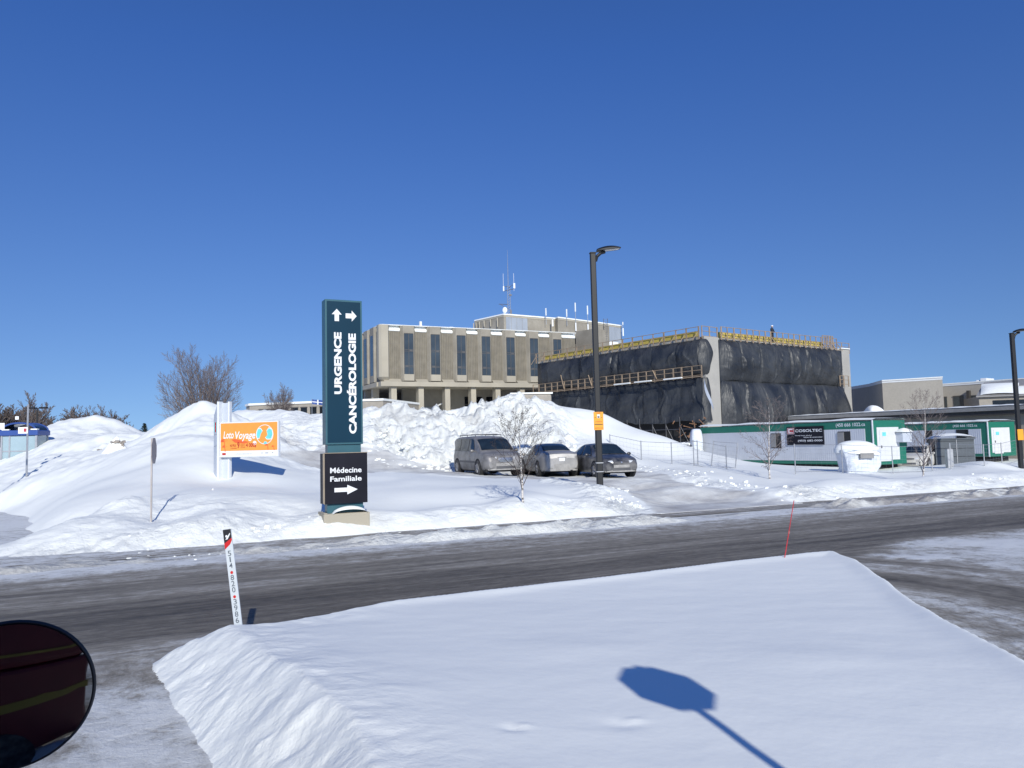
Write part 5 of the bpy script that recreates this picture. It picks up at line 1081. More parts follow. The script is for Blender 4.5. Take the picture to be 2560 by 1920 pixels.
    # yellow formwork behind the rails
    for side, l0, l1, cuts in ((1, .6, 24.2, (5.2, 11, 18)), (2, 2.5, 20.3, (8.5, 14))):
        pr = l0
        for c_ in list(cuts)+[l1]:
            m_ = MB(); vs = [fr(side, l, y, z) for z in (ZT+.14, ZT+.70) for l, y in ((pr, -.05), (c_-.08, -.05), (c_-.08, -.22), (pr, -.22))]
            m_.add(vs, [(0, 1, 5, 4), (1, 2, 6, 5), (2, 3, 7, 6), (3, 0, 4, 7), (4, 5, 6, 7)]); m_.build('yellow_formwork', M['plyy'], o); pr = c_
    # ragged hem and scaffold under the left face
    m_ = MB()
    for i in range(14):
        l = 1+i*1.8
        for y in (-1.0, .6): m_.tube(fr(1, l, y, .0), fr(1, l, y, 4.4), .05, n=5)
        m_.tube(fr(1, l, .6, .6), fr(1, l+1.8, .6, 3.6), .035, n=4)
    for z in (1.5, 3.2): m_.tube(fr(1, 0, .6, z), fr(1, 25, .6, z), .04, n=4)
    m_.build('scaffold', M['steeldk'], o)
    m_ = MB(); q = random.Random(8)
    for i in range(24):
        l = q.uniform(-.6, 3.5); z = q.uniform(2.3, 4.2); m_.tube(fr(1, l, q.uniform(.1, 1), z), fr(1, l+q.uniform(-.8, .8), q.uniform(.1, 1.4), z+q.uniform(-.6, .6)), q.uniform(.03, .10), n=4)
    m_.build('debris', M['rust'], o)
    m_ = MB()
    for (l, z) in ((10, 8.12), (7, 8.14), (3, 8.12)): m_.box(-1.2, 1.2, -.12, .12, -.05, .09, Matrix.Translation(fr(1, l, 1.15, z)) @ Matrix.Rotation(math.atan2(A1.y, A1.x), 4, 'Z'))
    m_.build('ledge_snow', M['snowcap'], o, bevel=.08)
    m_ = MB(); m_.box(-.9, .9, -.2, .2, 0, .1, Matrix.Translation(fr(2, 24.3, .05, ZT+.12)) @ Matrix.Rotation(math.atan2(A2.y, A2.x), 4, 'Z')); m_.build('roof_snow', M['snowcap'], o)
    # dark sheeting hanging on the far return wall
    m_ = MB(); m_.grid(lambda u, v: A2*25.3+A1*(.2+1.6*u)+A2*(.5+.35*math.sin(7*v)+.2*math.sin(17*v))*math.sin(math.pi*min(1, u*1.2))+Z3*(7.6+3.7*v), 8, 24); m_.build('black_sheeting', M['tarp'], o, smooth=True)
    # worker
    p = C0+A2*10.9+N2_*.05+Z3*(ZT+.15)
    w = empty('person', p, R(36), 'worker in dark clothes and white hard hat standing behind the roof railing', 'person')
    person(w)
def person(root):
    h = 1.75
    J = dict(pel=(0, 0, .95), ch=(0, 0, 1.30), nk=(0, 0, 1.48), hd=(0, -.02, 1.62), ls=(-.19, 0, 1.40), le=(-.27, -.05, 1.14), lh=(-.22, -.22, .98), rs=(.19, 0, 1.40), re=(.27, -.05, 1.14), rh=(.22, -.22, .98), lk=(-.10, -.03, .50), lf=(-.11, 0, .06), lt=(-.11, -.16, .04), rk=(.11, -.02, .50), rf=(.12, 0, .06), rt_=(.12, -.16, .04), lhp=(-.10, 0, .88), rhp=(.10, 0, .88))
    rad_ = dict(pel=.15, ch=.17, nk=.065, hd=.10, ls=.075, le=.055, lh=.035, rs=.075, re=.055, rh=.035, lk=.075, lf=.05, lt=.045, rk=.075, rf=.05, rt_=.045, lhp=.10, rhp=.10)
    ed = [('pel', 'ch'), ('ch', 'nk'), ('nk', 'hd'), ('ch', 'ls'), ('ls', 'le'), ('le', 'lh'), ('ch', 'rs'), ('rs', 're'), ('re', 'rh'), ('pel', 'lhp'), ('lhp', 'lk'), ('lk', 'lf'), ('lf', 'lt'), ('pel', 'rhp'), ('rhp', 'rk'), ('rk', 'rf'), ('rf', 'rt_')]
    ks = list(J); me = bpy.data.meshes.new('body'); me.from_pydata([J[k] for k in ks], [(ks.index(a), ks.index(b_)) for a, b_ in ed], [])
    b = bpy.data.objects.new('body', me); COL.objects.link(b); b.parent = root
    b.modifiers.new('skin', 'SKIN'); sv = me.skin_vertices[0].data
    for i, k in enumerate(ks): sv[i].radius = (rad_[k], rad_[k]*.85); sv[i].use_root = (k == 'pel')
    s = b.modifiers.new('sub', 'SUBSURF'); s.levels = 2; s.render_levels = 2; me.materials.append(M['cloth'])
    MB().grid(lambda u, v: (.085*math.cos(2*math.pi*u)*math.sin(math.pi*v), -.03+.095*math.sin(2*math.pi*u)*math.sin(math.pi*v), 1.635+.115*math.cos(math.pi*v)), 14, 10).build('face', M['skin'], root, smooth=True)
    MB().grid(lambda u, v: (.125*math.cos(2*math.pi*u)*math.sin(math.pi/2*v), -.02+.145*math.sin(2*math.pi*u)*math.sin(math.pi/2*v), 1.67+.12*math.cos(math.pi/2*v)), 16, 8).build('hard_hat', M['white'], root, smooth=True)
construct()
# ================================================================== LOW BUILDING RIGHT and what stands behind
def lowright():
    a = P(1975, 1045, 79); b_ = P(2560, 1013, 60); d = (b_-a); d.z = 0; L_ = d.length+14; rz = math.atan2(d.y, d.x)
    za = P(1975, 1041, 79).z; zb = P(2560, 1011, 60).z; zt = (za+zb)/2
    o = empty('service_building', (a.x, a.y, 0), rz, 'long low grey-brown building with a flat dark fascia behind the trailers', 'building')
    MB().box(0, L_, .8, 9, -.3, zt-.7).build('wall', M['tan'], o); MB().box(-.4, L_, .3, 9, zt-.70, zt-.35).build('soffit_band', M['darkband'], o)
    MB().box(-.4, L_, .15, 9, zt-.349, zt-.02).build('fascia', M['fascia'], o)
    s = MB(); s.grid(lambda u, v: (-.5+(L_+.5)*u, .1+8.9*v, zt-.015+(.14+.10*float(vnoise(np.array(u*60), np.array(v*3+1), 3)))*min(1, v*12+.2)), 140, 8); s.build('roof_snow', M['snowcap'], o, smooth=True)
    # heap of drifted snow on that roof by the block
    q = P(2185, 1026, 74.5); MB().grid(lambda u, v: (q.x+1.5*(2*u-1), q.y+1.0*(2*v-1), zt-.1+1.35*max(0, 1-(abs(2*u-1)**2.6))**.6*max(0, 1-(2*v-1)**2)**.5*(1-.25*u)), 14, 8)
    h = MB(); h.grid(lambda u, v: (q.x+.75*(2*u-1), q.y+1.0*(2*v-1), zt-.1+.95*max(0, 1-(abs(2*u-1)**2.6))**.6*max(0, 1-(2*v-1)**2)**.5*(1-.25*u)), 14, 8)
    tag(h.build('snow_heap', M['snowcap'], smooth=True), 'rounded heap of drifted snow on the low roof against the pale block', 'snow heap')
    # pale brick block
    c = P(2205, 953, 88); zt2 = c.z; e1 = P(2356, 951, 84.5); e0 = P(2172, 960, 94)
    o = empty('brick_block', (c.x, c.y, 0), 0, 'tall plain pale brick block with snow-lined roof right of the wrapped building', 'building')
    pts = [(0, 0), (e1.x-c.x, e1.y-c.y), (e1.x-c.x+4, e1.y-c.y+12), (e0.x-c.x, e0.y-c.y+6), (e0.x-c.x, e0.y-c.y)]
    MB().prism(pts, zt2, None).build('wall', M['brick'], o); MB().prism([(x*1.01-.05, y*1.01-.1) for x, y in pts], .12, Matrix.Translation((0, 0, zt2+.002))).build('roof_snow', M['snowcap'], o)
    k = MB(); k.prism([(x*1.003-.02, y*1.003-.03) for x, y in pts], .22, Matrix.Translation((0, 0, zt2-.22))); k.build('coping', M['whitep'], o)
    # lower brick wall with windows
    a = P(2356, 962, 90); b_ = P(2475, 958, 86); o = empty('brick_annex', (a.x, a.y, 0), math.atan2(b_.y-a.y, b_.x-a.x), 'lower pale brick annex with square dark windows and rooftop vents', 'building')
    zt3 = a.z; L_ = (b_-a).length+12
    MB().box(-2, L_, 0, 10, 0, zt3).build('wall', M['brick'], o); MB().box(-2, L_, -.08, 10, zt3+.002, zt3+.12).build('roof_snow', M['snowcap'], o); MB().box(-2, L_, -.05, .1, zt3-.2, zt3-.0).build('coping', M['whitep'], o)
    dist = 88
    def lx(px): return (P(px, 1000, dist)-P(2356, 1000, dist)).length
    for x0, x1, y0, y1 in ((2359, 2365, 992, 1020), (2381, 2405, 991, 1018), (2424, 2446, 991, 1018)):
        g_ = MB().box(lx(x0), lx(x1), -.06, .02, P(x0, y1, dist).z, P(x0, y0, dist).z).build('window', M['glass'], o); MB().box(lx(x0)-.05, lx(x1)+.05, -.09, -.061, P(x0, y0, dist).z, P(x0, y0, dist).z+.1).build('window_frame', M['mullion'], g_)
    MB().box(lx(2417), lx(2423), -.5, 0, P(2417, 1015, dist).z, P(2417, 977, dist).z).build('dark_fin', M['darkband'], o)
    for x0, x1, h_ in ((2418, 2424, .25), (2428, 2443, .42)): MB().box(lx(x0), lx(x1), 2, 4, zt3, zt3+h_+.12).build('roof_vent', M['whitep'], o, bevel=.05)
    # curved-roof wing at far right
    a = P(2447, 990, 80); o = empty('curved_roof_hall', (a.x, a.y, 0), R(-20), 'hall with sloping metal roof and drifted snow at the right frame edge', 'building')
    zl = P(2450, 1018, 80).z; zm = P(2447, 990, 80).z; zh = P(2560, 951, 80).z
    MB().box(0, 16, 0, 8, 0, zm-.02).build('wall', M['tan'], o)
    MB().box(1.2, 15, -.06, .02, zl-.5, zm-.5).build('window', M['dglass'], o)
    MB().poly([(-.3, -.3, zm), (16, -.3, zm+.1), (16, 5, zm+2.3), (1.5, 5, zm+1.6)]).box(-.3, 16, -.35, -.1, zm-.14, zm-.015).build('metal_roof', M['fascia'], o)
    h = MB(); h.grid(lambda u, v: (.1+3.4*u+.8*v, -.25+3.4*v, zm+.06+.42*3.4*v*.9+.35*math.sin(math.pi*min(1, u*1.0))**.5*math.sin(math.pi*min(1, .15+v*.8))), 12, 10); h.build('roof_drift', M['snowcap'], o, smooth=True)
    h = MB(); h.grid(lambda u, v: (3.5+8*u, -.25+2.2*v, zm+.05+.40*2.2*v+.12*math.sin(math.pi*v)), 12, 6); h.build('roof_drift', M['snowcap'], o, smooth=True)
    MB().poly([(3.5, 1.9, zm+.9), (16, 1.9, zm+.9), (16, 2.0, zh+.4), (6.5, 2.0, zh-.25), (4.0, 1.95, zh-.5)]).build('upper_metal_wall', M['fascia'], o)
    o = tag(MB().add([(0, 0, 0), (12, 5, 0), (12, 5, 5.6), (0, 0, 5.6), (2, 8, 0), (2, 8, 5.6), (14, 13, 0), (14, 13, 5.6)], [(0, 1, 2, 3), (4, 0, 3, 5), (3, 2, 7, 5), (1, 6, 7, 2)]).build('dark_annex', M['concdark'], None, loc=(P(2155, 990, 98).x, 98, 0)), 'dark low annex between the wrapped building and the pale block', 'building')
lowright()
# ================================================================== TRAILERS
def trailer(cx_, cy_, px_l, px_r, Yr, Yl, ytop, ybot, label, big):
    r_ = P(px_r, ytop, Yr); l_ = P(px_l, ytop, Yl); rb = P(px_r, ybot, Yr)
    d = Vector((l_.x-r_.x, l_.y-r_.y, 0)); L_ = d.length; H = r_.z-rb.z; z0 = rb.z
    o = empty('site_trailer', (r_.x, r_.y, z0), math.atan2(-d.y, -d.x), label, 'site trailer', 'green and white construction site trailers')
    # local x toward the near right corner (0), left end -L; outward -y
    Wd = 3.0
    MB().box(-L_, 0, 0, Wd, 0, H).build('body', M['green'], o, bevel=.03)
    MB().box(-L_+.32, -.52, -.02, .0, .22, H-.48).build('siding', M['tpanel'], o)
    MB().grid(lambda u, v: (-L_-.05+(L_+.1)*u, -.06+(Wd+.12)*v, H+.002+(.16+.04*math.sin(u*23))*min(1, math.sin(math.pi*max(.0, min(1, v)))*4+.35)), 60, 10).build('roof_snow', M['snowcap'], o, smooth=True)
    MB().box(-L_+.5, -.5, .2, Wd-.2, -.5, -.01).build('chassis', M['under'], o)
    MB().box(-.035, .035, -.03, .03, -.0, H+.02).build('corner_trim', M['whitep'], o)
    # end wall
    MB().box(.0, .02, .35, 2.35, .28, H-.42).build('end_panel', M['tdoor'], o); dr_ = MB().box(.021, .05, .55, 1.5, .2, H-.55).build('door', M['tdoor'], o, bevel=.01)
    MB().box(.051, .056, .78, 1.12, H-.95, H-.72).build('door_sticker', M['turq'], dr_); MB().box(.05, .09, .62, .68, 1.0, 1.15).build('handle', M['steeldk'], dr_)
    if big: MB().box(.02, .5, 2.05, 2.9, H-1.35, H-.75).build('air_conditioner', M['greyp'], o, bevel=.02); MB().grid(lambda u, v: (-.0+.62*u, 1.95+1.0*v, H-.73+.25*math.sin(math.pi*u)**.5*math.sin(math.pi*v)**.5), 8, 8).build('snow_on_unit', M['snowcap'], o, smooth=True)
    return o, L_, H
o, L_, H = trailer(0, 0, 1748, 2180, 47.2, 60.6, 1051, 1163, 'nearer green-framed white site trailer with the black contractor sign', True)
def tpx(px, Yr=47.2, pr=2180):  # local x along the trailer from pixel column
    best = None
    for i in range(400):
        x = -L_*i/400; p = o.matrix_basis @ Vector((x, 0, 1)); v = p-CAM; q_ = CX+F*v.dot(RT)/v.dot(fw)
        if best is None or abs(q_-px) < best[0]: best = (abs(q_-px), x)
    return best[1]
for x0, x1 in ((1930, 1955), (2098, 2128)):
    a, b_ = tpx(x0), tpx(x1); w_o = MB().box(a, b_, -.05, -.021, 1.05 if x0 < 2000 else 1.1, 2.05).build('window', M['dglass'], o); MB().box(a-.03, (a+b_)/2, -.07, -.0505, 1.1, 2.0).build('shutter', M['fascia'], w_o)
f_ = lambda x0, y0, yo=-.03: (lambda u, v, d: (x0+u, yo, y0+v))
a, b_ = tpx(2093), tpx(2166); text('lettering', '(450 666 1022.ca', b_-a, .28, M['white'], o, f_(a, H-.38, -.004), .012)
def csign():
    a, b_ = tpx(1971), tpx(2063); z1, z0 = H-.22, H-1.42; w = b_-a
    mw = o.matrix_basis; c = empty('contractor_sign', mw @ Vector((a, -.06, z0)), o.rotation_euler.z, 'black sign with white lettering and a red square logo on the near trailer wall', 'sign')
    hh = z1-z0
    MB().box(0, w, -.03, .03, 0, hh).build('board', M['black'], c, bevel=.004)
    g = lambda x0, y0: (lambda u, v, d: (x0+u, -.034, y0+v))
    MB().box(.0+w*.02, w*.215, -.033, -.0305, hh*.60, hh*.94).build('logo_border', M['whitep'], c); MB().box(w*.03, w*.205, -.036, -.0335, hh*.615, hh*.925).build('logo_square', M['redc'], c)
    MB().box(w*.055, w*.18, -.039, -.0365, hh*.84, hh*.895).box(w*.055, w*.18, -.039, -.0365, hh*.645, hh*.70).box(w*.055, w*.085, -.039, -.0365, hh*.70, hh*.84).build('logo_letter', M['white'], c)
    text('lettering', 'COSOLTEC', w*.73, hh*.15, M['white'], c, g(w*.24, hh*.70), .02)
    text('lettering', 'Entrepreneur général', w*.45, hh*.07, M['white'], c, g(w*.24, hh*.475), .008); text('lettering', 'Gérant de construction', w*.50, hh*.07, M['white'], c, g(w*.47, hh*.385), .008)
    text('lettering', '(450) 682-0000', w*.66, hh*.13, M['white'], c, g(w*.31, hh*.155), .015); text('lettering', 'RBQ 1234', w*.15, hh*.03, M['white'], c, g(w*.82, hh*.05)) if False else None
csign()
o, L_, H = trailer(0, 0, 2256, 2468, 57, 63.5, 1055, 1142, 'farther green and white site trailer behind the grey shed', False)
a, b_ = tpx(2385), tpx(2446); text('lettering', '(450 666 1022.ca', b_-a, .24, M['white'], o, f_(a, H-.36, -.004), .012)
for x0, x1 in ((2317, 2333), (2393, 2423)):
    a, b_ = tpx(x0), tpx(x1); MB().box(a, b_, -.05, -.021, 1.05, 2.0).build('window', M['dglass'], o)
# grey shed
b = P(2341, 1162, 50); o = empty('storage_shed', b, R(-14), 'dark grey storage shed with a cap of snow between the trailers', 'shed')
H = P(2341, 1098, 50).z-b.z; w1 = 2.2; MB().box(0, w1, 0, 1.6, -.4, H).build('front_wall', M['shed'], o); MB().box(w1+.001, w1+.03, 0, 1.6, -.4, H).build('side_wall', M['shedl'], o)
for z in (.5, 1.0, 1.45): MB().box(0, w1, -.02, 0, z, z+.02).build('seam', M['under'], o)
MB().box(1.2, 1.23, -.03, 0, -.3, H).build('door_edge', M['steel'], o)
MB().grid(lambda u, v: (-.12+(w1+.28)*u, -.12+1.84*v, H+.02+.34*math.sin(math.pi*u)**.45*math.sin(math.pi*min(1, .1+v*.8))**.5), 18, 8).build('snow_cap', M['snowcap'], o, smooth=True)
MB().box(-.05, w1+.08, -.06, 1.66, H-.04, H+.03).build('roof', M['shed'], o)
# plastic-wrapped machine
b = P(2148, 1184, 44); o = empty('wrapped_machine', b, R(6), 'machine wrapped in crinkled clear plastic with a thick snow cap before the trailer', 'wrapped machine')
Hm = P(2140, 1110, 44).z-b.z
def wrap(u, v):
    a = 2*math.pi*u; t = v; w = 1.22-.38*(1-t)**1.0; n_ = .16*float(vnoise(np.array(a*2.2), np.array(t*4.0), 7))+.14*float(vnoise(np.array(a*7.0), np.array(t*1.6), 8))
    sx = abs(math.cos(a))**.6*math.copysign(1, math.cos(a)); sy = abs(math.sin(a))**.6*math.copysign(1, math.sin(a))
    return (sx*(w+n_)-.02, sy*(.72+n_), -.4+(Hm*.82+.4)*t)
MB().grid(wrap, 72, 24).build('plastic_wrap', M['plastic'], o, smooth=True)
MB().grid(lambda u, v: (math.cos(2*math.pi*u)*1.30*math.sin(math.pi/2*v)**.9-.04, math.sin(2*math.pi*u)*.86*math.sin(math.pi/2*v)**.9, Hm*.66+.10*math.cos(2*math.pi*u)*-v+Hm*.46*math.cos(math.pi/2*v)**.8), 40, 12).build('snow_cap', M['snowcap'], o, smooth=True)
MB().box(-.35, .42, -.86, -.70, Hm*.52, Hm*.70).build('vent_opening', M['fascia'], o)
# ================================================================== FENCES
def fence(pts, h, label, lean=(0, 0, 0), wire=.004):
    p0 = Vector(pts[0]); o = empty('fence', p0, 0, label, 'fence'); le = Vector(lean)
    for i, p in enumerate(pts):
        a = Vector(p)-p0; MB().tube(a-Vector((0, 0, .5)), a+Vector((0, 0, h))+le*h, .028, n=6).build('post', M['steel'], o)
    m_ = MB()
    for p, q in zip(pts, pts[1:]):
        a, b_ = Vector(p)-p0, Vector(q)-p0; D = (b_-a).length; k = max(2, int(h/.22))
        for j in range(k+1):
            z = Vector((0, 0, .05+(h-.1)*j/k))+le*(h*j/k); m_.tube(a+z, b_+z, wire if j not in (0, k) else .014, n=3, cap=False)
        nn = int(D/.35)
        for j in range(1, nn): c = a.lerp(b_, j/nn); m_.tube(c, c+Vector((0, 0, h-.05))+le*h, wire*.55, n=3, cap=False)
    m_.build('wire_mesh', M['steel'], o); return o
def fp(px, py, Y): return tuple(P(px, py, Y))
fence([fp(1526, 1140, 45.5), fp(1604, 1160, 42.5), fp(1680, 1165, 41.5), fp(1745, 1160, 42)], 1.25, 'sagging wire fence across the snow left of the near trailer')
fence([fp(1735, 1165, 41), fp(1817, 1180, 40.2)], 1.35, 'wire fence panel standing at the left end of the near trailer')
fence([fp(1775, 1168, 42.2), fp(1835, 1172, 42.0)], 1.4, 'tilted wire fence panel leaning before the near trailer', lean=(.18, 0, 0))
fence([fp(1989, 1182, 41.2), fp(2107, 1180, 42.4), fp(2233, 1184, 43), fp(2331, 1180, 44.2)], 1.5, 'wire mesh fence standing in front of the wrapped machine')
fence([fp(2378, 1168, 44.5), fp(2462, 1172, 43.5), fp(2506, 1166, 45), fp(2556, 1150, 49)], 1.35, 'wire mesh fence in the snow near the right frame edge')
b = P(2371, 1172, 45.5); tag(MB().box(0, .34, 0, .3, -.3, 1.1).box(.02, .32, .02, .28, 1.1, 1.14).build('utility_box', M['steel'], None, bevel=.015, loc=b), 'small grey metal box standing by the fence before the shed', 'utility box')
# debris heap left of the near trailer
b = P(1715, 1112, 56); o = empty('snowy_rubble_heap', (b.x, b.y, b.z-1.0), 0, 'dark rubble heap dusted with snow left of the near trailer', 'rubble heap')
k = MB(); s2 = MB(); q = random.Random(9)
for i in range(70):
    x, y, r = q.gauss(0, .8), q.gauss(0, .7), q.uniform(.12, .35); z = max(0, 1.1-abs(x)*.6-abs(y)*.3)*q.random(); chunk(k, (x, y, z), r, q)
    if q.random() < .6: chunk(s2, (x, y-.03, z+r*.55), r*.85, q, .4)
k.build('rubble', M['steeldk'], o); s2.build('snow_dusting', M['snowcap'], o)
b = P(1741, 1105, 60); tag(MB().grid(lambda u, v: (.45*math.copysign(abs(math.cos(2*math.pi*u))**.5, math.cos(2*math.pi*u))*math.sin(math.pi*v)**.35, .45*math.copysign(abs(math.sin(2*math.pi*u))**.5, math.sin(2*math.pi*u))*math.sin(math.pi*v)**.35, 1.0*math.cos(math.pi*v)), 24, 14).build('covered_tank', M['plastic'], None, smooth=True, loc=b), 'pale rounded covered tank at the left end of the near trailer', 'tank')
# sign rubble by the hospital (small wall sign)
b = P(1335, 1010, 70); o = empty('wall_sign', (b.x, b.y, 0), R(5), 'low brown sign wall with white script lettering at the pile top', 'sign')
zt = P(1335, 985, 70).z; MB().box(-2.2, 1.6, 0, .5, 0, zt).build('wall', M['tan'], o, bevel=.2); MB().box(-2.1, 1.7, -.05, .6, zt+.001, zt+.14).build('snow_cap', M['snowcap'], o)
text('lettering', 'Mirabel', 1.2, .26, M['white'], o, lambda u, v, d: (-1.2+u, -.02, zt-.62+v), .02, .3) if False else text('lettering', 'Mend', 1.0, .3, M['white'], o, lambda u, v, d: (-1.1+u, -.02, zt-.62+v), .02, .3)
# ================================================================== TREES
def tree(name, loc, H, seed, mtrunk, mcrown, label, cat, group=None, r0=.12, stems=1, fork=.2, tilt=.35, nch=(7, 6, 5), ang=(.7, .65, .7), lr=(.55, .5, .45), t0=(.15, .2, .15), tip=.010, bend=.05, up=.12, curl=.08, leaf=None, leafn=0, leafs=.03, prof=None, droop=0):
    "trunk forks into stems; each stem carries side branches, twigs and twiglets"
    q = random.Random(seed); o = empty(name, loc, 0, label, cat, group); T = MB(); C = MB(); LF = MB()
    def br(p, d, ln, r, lv):
        n = 6 if lv == 0 else 4 if lv == 1 else 3; mb = T if lv == 0 else C; path = [(p, d, r)]
        for i in range(n):
            d = (d+Vector((q.gauss(0, curl), q.gauss(0, curl), up*(1 if lv else .3)-(droop if lv >= 2 else 0)))).normalized(); p2 = p+d*(ln/n); r2 = max(tip*.7, r*(1-.8*(i+1)/n) if lv else r0*(1 if stems == 1 else .7)*(1-.88*(i+1)/n))
            mb.tube(p, p2, path[-1][2], r2, 7 if lv == 0 else 4 if lv == 1 else 3, cap=False); p = p2; path.append((p, d, r2))
        if lv < len(nch):
            k = nch[lv]; a0 = q.uniform(0, 6.28)
            for c in range(k):
                t = t0[lv]+(1-t0[lv])*(c+.3+.5*q.random())/k; t = min(t, .99); f = t*n; i = min(n-1, int(f)); pp = path[i][0].lerp(path[i+1][0], f-i); dd = path[i+1][1]
                a = a0+c*2.4+q.uniform(-.4, .4); s1 = dd.orthogonal().normalized(); s2 = dd.cross(s1); sd = s1*math.cos(a)+s2*math.sin(a)
                an = ang[lv]*q.uniform(.75, 1.2); d3 = (dd*math.cos(an)+sd*math.sin(an)).normalized()
                w = prof(t) if (prof and lv == 0) else (1.12-.62*t)
                br(pp, d3, ln*lr[lv]*w*q.uniform(.8, 1.15), max(tip, path[i+1][2]*.6), lv+1)
        if leaf and lv >= len(nch)-1:
            for _ in range(leafn):
                c = path[q.randint(1, n)][0]+Vector((q.gauss(0, .04), q.gauss(0, .04), -abs(q.gauss(0, .03)))); a, b_ = Vector((q.gauss(0, .5), q.gauss(0, .5), q.gauss(0, 1))).normalized()*leafs, Vector((q.gauss(0, 1), q.gauss(0, 1), q.gauss(0, 1))).normalized()*leafs*.5
                LF.poly([c-a-b_, c+a-b_, c+a+b_, c-a+b_])
    base = Vector((0, 0, -.4))
    if stems == 1: br(base, Vector((bend, 0, 1)).normalized(), H+.4, r0, 0)
    else:
        f = Vector((bend*H*fork, 0, H*fork)); T.tube(base, f, r0, r0*.85, 8, cap=False)
        for s in range(stems):
            a = 2*math.pi*s/stems+q.uniform(-.3, .3); tl = tilt*q.uniform(.35, 1.15); d = Vector((math.cos(a)*tl, math.sin(a)*tl, 1)).normalized(); br(f-Vector((0, 0, .1)), d, H*(1-fork)*q.uniform(.9, 1.05)*(1.15-.42*tl/tilt), r0*.7, 0)
    mz = max(v[2] for v in C.v+T.v); k = H/mz
    for mb in (T, C, LF): mb.v = [(x*k, y*k, z*k) for x, y, z in mb.v]
    T.build('trunk', mtrunk, o, smooth=True); C.build('crown', mcrown, o)
    if LF.v: LF.build('dry_leaves', leaf, o)
    return o
b = V(440, 890, 75); b.z = 2.2; Hq = V(440, 745, 75).z-2.2
tree('bare_tree', b, Hq, 21, M['bark'], M['twig'], 'large bare tree with a wide vase crown rising behind the left snow mound', 'tree', stems=10, fork=.10, tilt=.80, r0=.25, nch=(13, 9, 7), ang=(.50, .55, .6), lr=(.55, .50, .45), t0=(.10, .25, .2), tip=.012, up=.05, curl=.045)
b = V(602, 890, 88); b.z = 3; Hq = V(600, 826, 88).z-3
tree('bare_tree', b, Hq, 4, M['bark'], M['twig'], 'small round bare tree before the low tan building', 'tree', stems=6, fork=.22, tilt=.55, r0=.16, nch=(11, 8, 6), ang=(.6, .6, .6), lr=(.52, .48, .45), tip=.013, up=.05, curl=.05)
bprof = lambda t: .25+1.0*math.sin(math.pi*min(1, max(0, (t-.12)*1.0)))**.7*(1.1-.75*t)
b = P(1307, 1251, 23.6); Hq = P(1310, 1005, 23.6).z-b.z
tree('birch_tree', b, Hq, 33, M['birch'], M['darktwig'], 'young white-barked birch in front of the minivan with dangling dark catkins', 'tree', 'young birches along the road', r0=.052, nch=(21, 7, 5), ang=(.75, .6, .6), lr=(.52, .46, .42), t0=(.22, .25, .25), tip=.0038, curl=.05, bend=.05, up=.10, leaf=M['darktwig'], leafn=2, leafs=.016, prof=bprof)
b = P(1925, 1200, 36.5); Hq = P(1925, 985, 36.5).z-b.z
tree('birch_tree', b, Hq, 8, M['birch'], M['twig'], 'young birch in front of the near trailer beside the contractor sign', 'tree', 'young birches along the road', r0=.055, nch=(24, 7, 5), ang=(.9, .6, .6), lr=(.46, .42, .40), t0=(.16, .25, .2), tip=.0055, curl=.05, bend=.0, up=.03, leaf=M['twigd'], leafn=1, leafs=.02, prof=bprof)
b = P(2305, 1197, 37); Hq = P(2305, 970, 37).z-b.z
tree('birch_tree', b, Hq, 14, M['birch'], M['twig'], 'slender wind-bent birch between the two trailers', 'tree', 'young birches along the road', r0=.055, nch=(24, 7, 5), ang=(.75, .6, .6), lr=(.42, .42, .40), t0=(.14, .25, .2), tip=.0055, curl=.05, bend=.10, up=.08, leaf=M['twigd'], leafn=1, leafs=.02, prof=bprof)
# distant wood on the left: each tree its own
protos = []
rq = random.Random(77)
spec = [(8, 872, 150, 'dense'), (28, 878, 146, 'dense'), (50, 868, 150, 'dense'), (74, 842, 120, 'tall'), (98, 884, 140, 'thin'), (118, 886, 150, 'dense'), (140, 882, 140, 'thin'), (158, 872, 140, 'tall2'), (172, 888, 150, 'dense'), (188, 874, 145, 'thin'), (205, 878, 140, 'dense'), (228, 872, 130, 'thin'), (250, 884, 130, 'thin'), (270, 898, 125, 'thin'), (-15, 870, 145, 'dense'), (-40, 874, 145, 'dense')]
words = ['leftmost visible', 'second from the left frame edge', 'behind the shelter roof', 'tallest, above the shelter', 'right of the tallest tree', 'between the tallest tree and the mound', 'above the left foot of the first mound', 'with raised crown over the first mound', 'dense one left of the mound gap', 'loose one left of the peak', 'dense one over the mound saddle', 'upright twiggy one over the second mound peak', 'low one right of the second mound peak', 'rightmost low one of the wood', 'outside the left frame edge', 'farthest outside the left frame edge']
pd = tree('bare_tree', (0, 0, 0), 10, 50, M['twigd'], M['twigd'], 'x', 'tree', 'bare trees of the distant wood', stems=7, fork=.06, tilt=.6, r0=.2, nch=(10, 8, 5), ang=(.7, .6, .6), lr=(.46, .45, .45), t0=(.05, .15, .15), tip=.045)
pt = tree('bare_tree', (0, 0, 0), 10, 51, M['twigd'], M['twigd'], 'x', 'tree', 'bare trees of the distant wood', stems=5, fork=.25, tilt=.4, r0=.22, nch=(11, 8, 6), ang=(.6, .6, .6), lr=(.44, .42, .42), t0=(.15, .15, .15), tip=.03)
first = {'d': pd, 't': pt}; used_ = set()
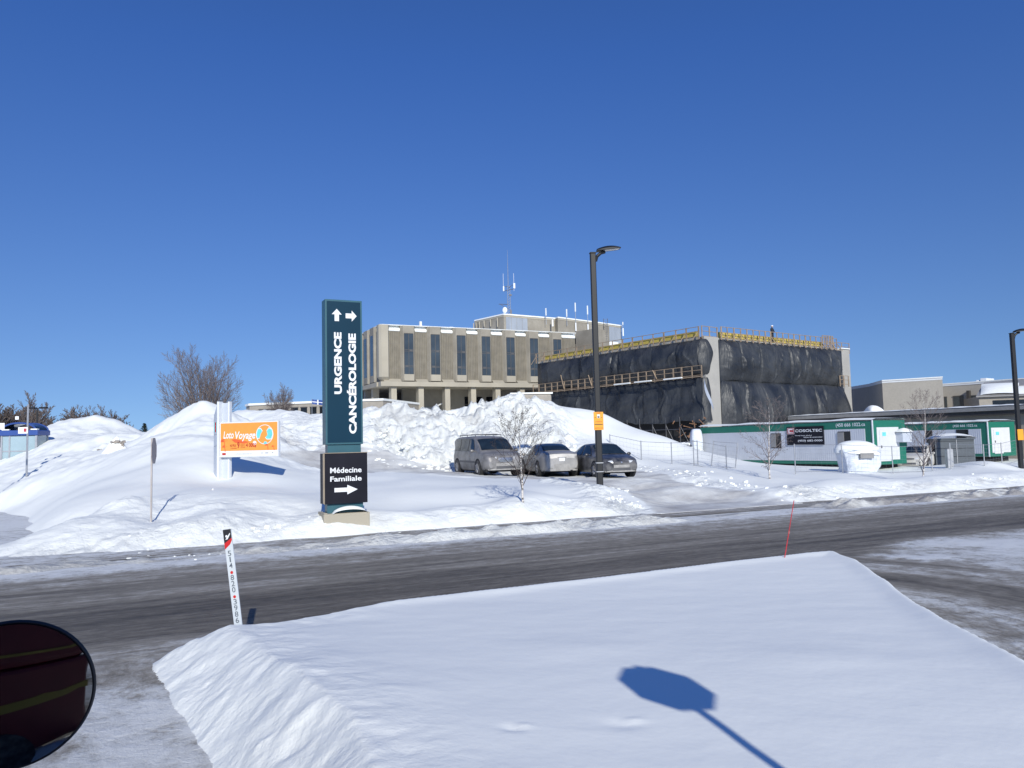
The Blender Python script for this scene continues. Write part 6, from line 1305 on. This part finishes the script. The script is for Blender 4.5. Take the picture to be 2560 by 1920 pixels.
for (vx, vy, Y0, kd), wd in zip(spec, words):
    z0 = 2.0; top = V(vx, vy, Y0); base = V(vx, 960, Y0); h = top.z-z0; src = pd if kd == 'dense' else pt
    kx = {'dense': 1.7, 'tall': 1.0, 'tall2': 1.0, 'thin': .95}[kd]*h/10
    c = src if src not in used_ else None
    lb = 'bare tree in the distant wood, '+wd
    if c is None: c = dup(src, (0, 0, 0), 0)
    used_.add(src); c.location = (base.x, Y0, z0); c.rotation_euler = (0, 0, rq.uniform(0, 6)); c.scale = (kx, kx, h/10); c['label'] = lb
def fir(vx, vy, Y0, w, label):
    z0 = 2.0; top = V(vx, vy, Y0); o = empty('fir_tree', (top.x, Y0, z0), 0, label, 'tree', 'small evergreens in the gap'); H = top.z-z0; q = random.Random(int(vx))
    MB().tube((0, 0, 0), (0, 0, H*.9), .12, .03, 6).build('trunk', M['bark'], o); m_ = MB()
    for i in range(700):
        t = q.random()**.8; z = H*(.08+.92*t); r = w*(1-t)*q.uniform(.5, 1.1); a = q.uniform(0, 6.3); c = Vector((r*math.cos(a), r*math.sin(a), z)); e = Vector((math.cos(a), math.sin(a), -.3))*.28; s = Vector((-math.sin(a), math.cos(a), .1))*.12; m_.poly([c-s, c+s, c+s*.3+e, c-s*.3+e])
    m_.build('crown', M['fir'], o)
fir(312, 914, 120, 1.6, 'small dark evergreen tree in the gap right of the left mounds'); fir(302, 928, 130, 1.8, 'lower evergreen left of the taller one in the mound gap')

# dirty broken blocks of old snow standing on the left mounds
def block(vx, vy, Y0, w, h, seed, label):
    p = V(vx, vy, Y0); z = gz(p.x, p.y)-.15; o = empty('snow_block', (p.x, p.y, z), 0, label, 'snow block', 'old snow blocks on the left mounds'); q = random.Random(seed)
    def f(u, v):
        a = 2*math.pi*u; r = w*(1-v**1.6)*(1+.55*float(vnoise(np.array(math.cos(a)*1.6+seed), np.array(math.sin(a)*1.6+v*2), seed))); zz_ = (h+.3)*v*(1+.3*float(vnoise(np.array(math.cos(a)*2+5), np.array(v*4), seed+1)))
        return (r*math.cos(a)+.25*w*v, r*.7*math.sin(a), zz_-.3)
    MB().grid(f, 40, 16).build('snow_mass', M['snowcap'], o, smooth=35)
    k = MB()
    for i in range(9): chunk(k, (w*.25*.8+q.gauss(0, .16*w), -.1*w+q.gauss(0, .12*w), h*.88-abs(q.gauss(0, .1*h))), q.uniform(.07, .16)*w, q, .6)
    k.build('dirt_crust', M['dirtsnow'], o)
block(243, 983, 36, .85, .95, 3, 'large lump of old snow with a dirty top between the two left mounds')
block(455, 1064, 24.6, .32, .20, 6, 'small dirty lump of old snow below the orange billboard')
block(215, 965, 40, .5, .35, 9, 'low lump of old snow left of the large dirty-topped lump')
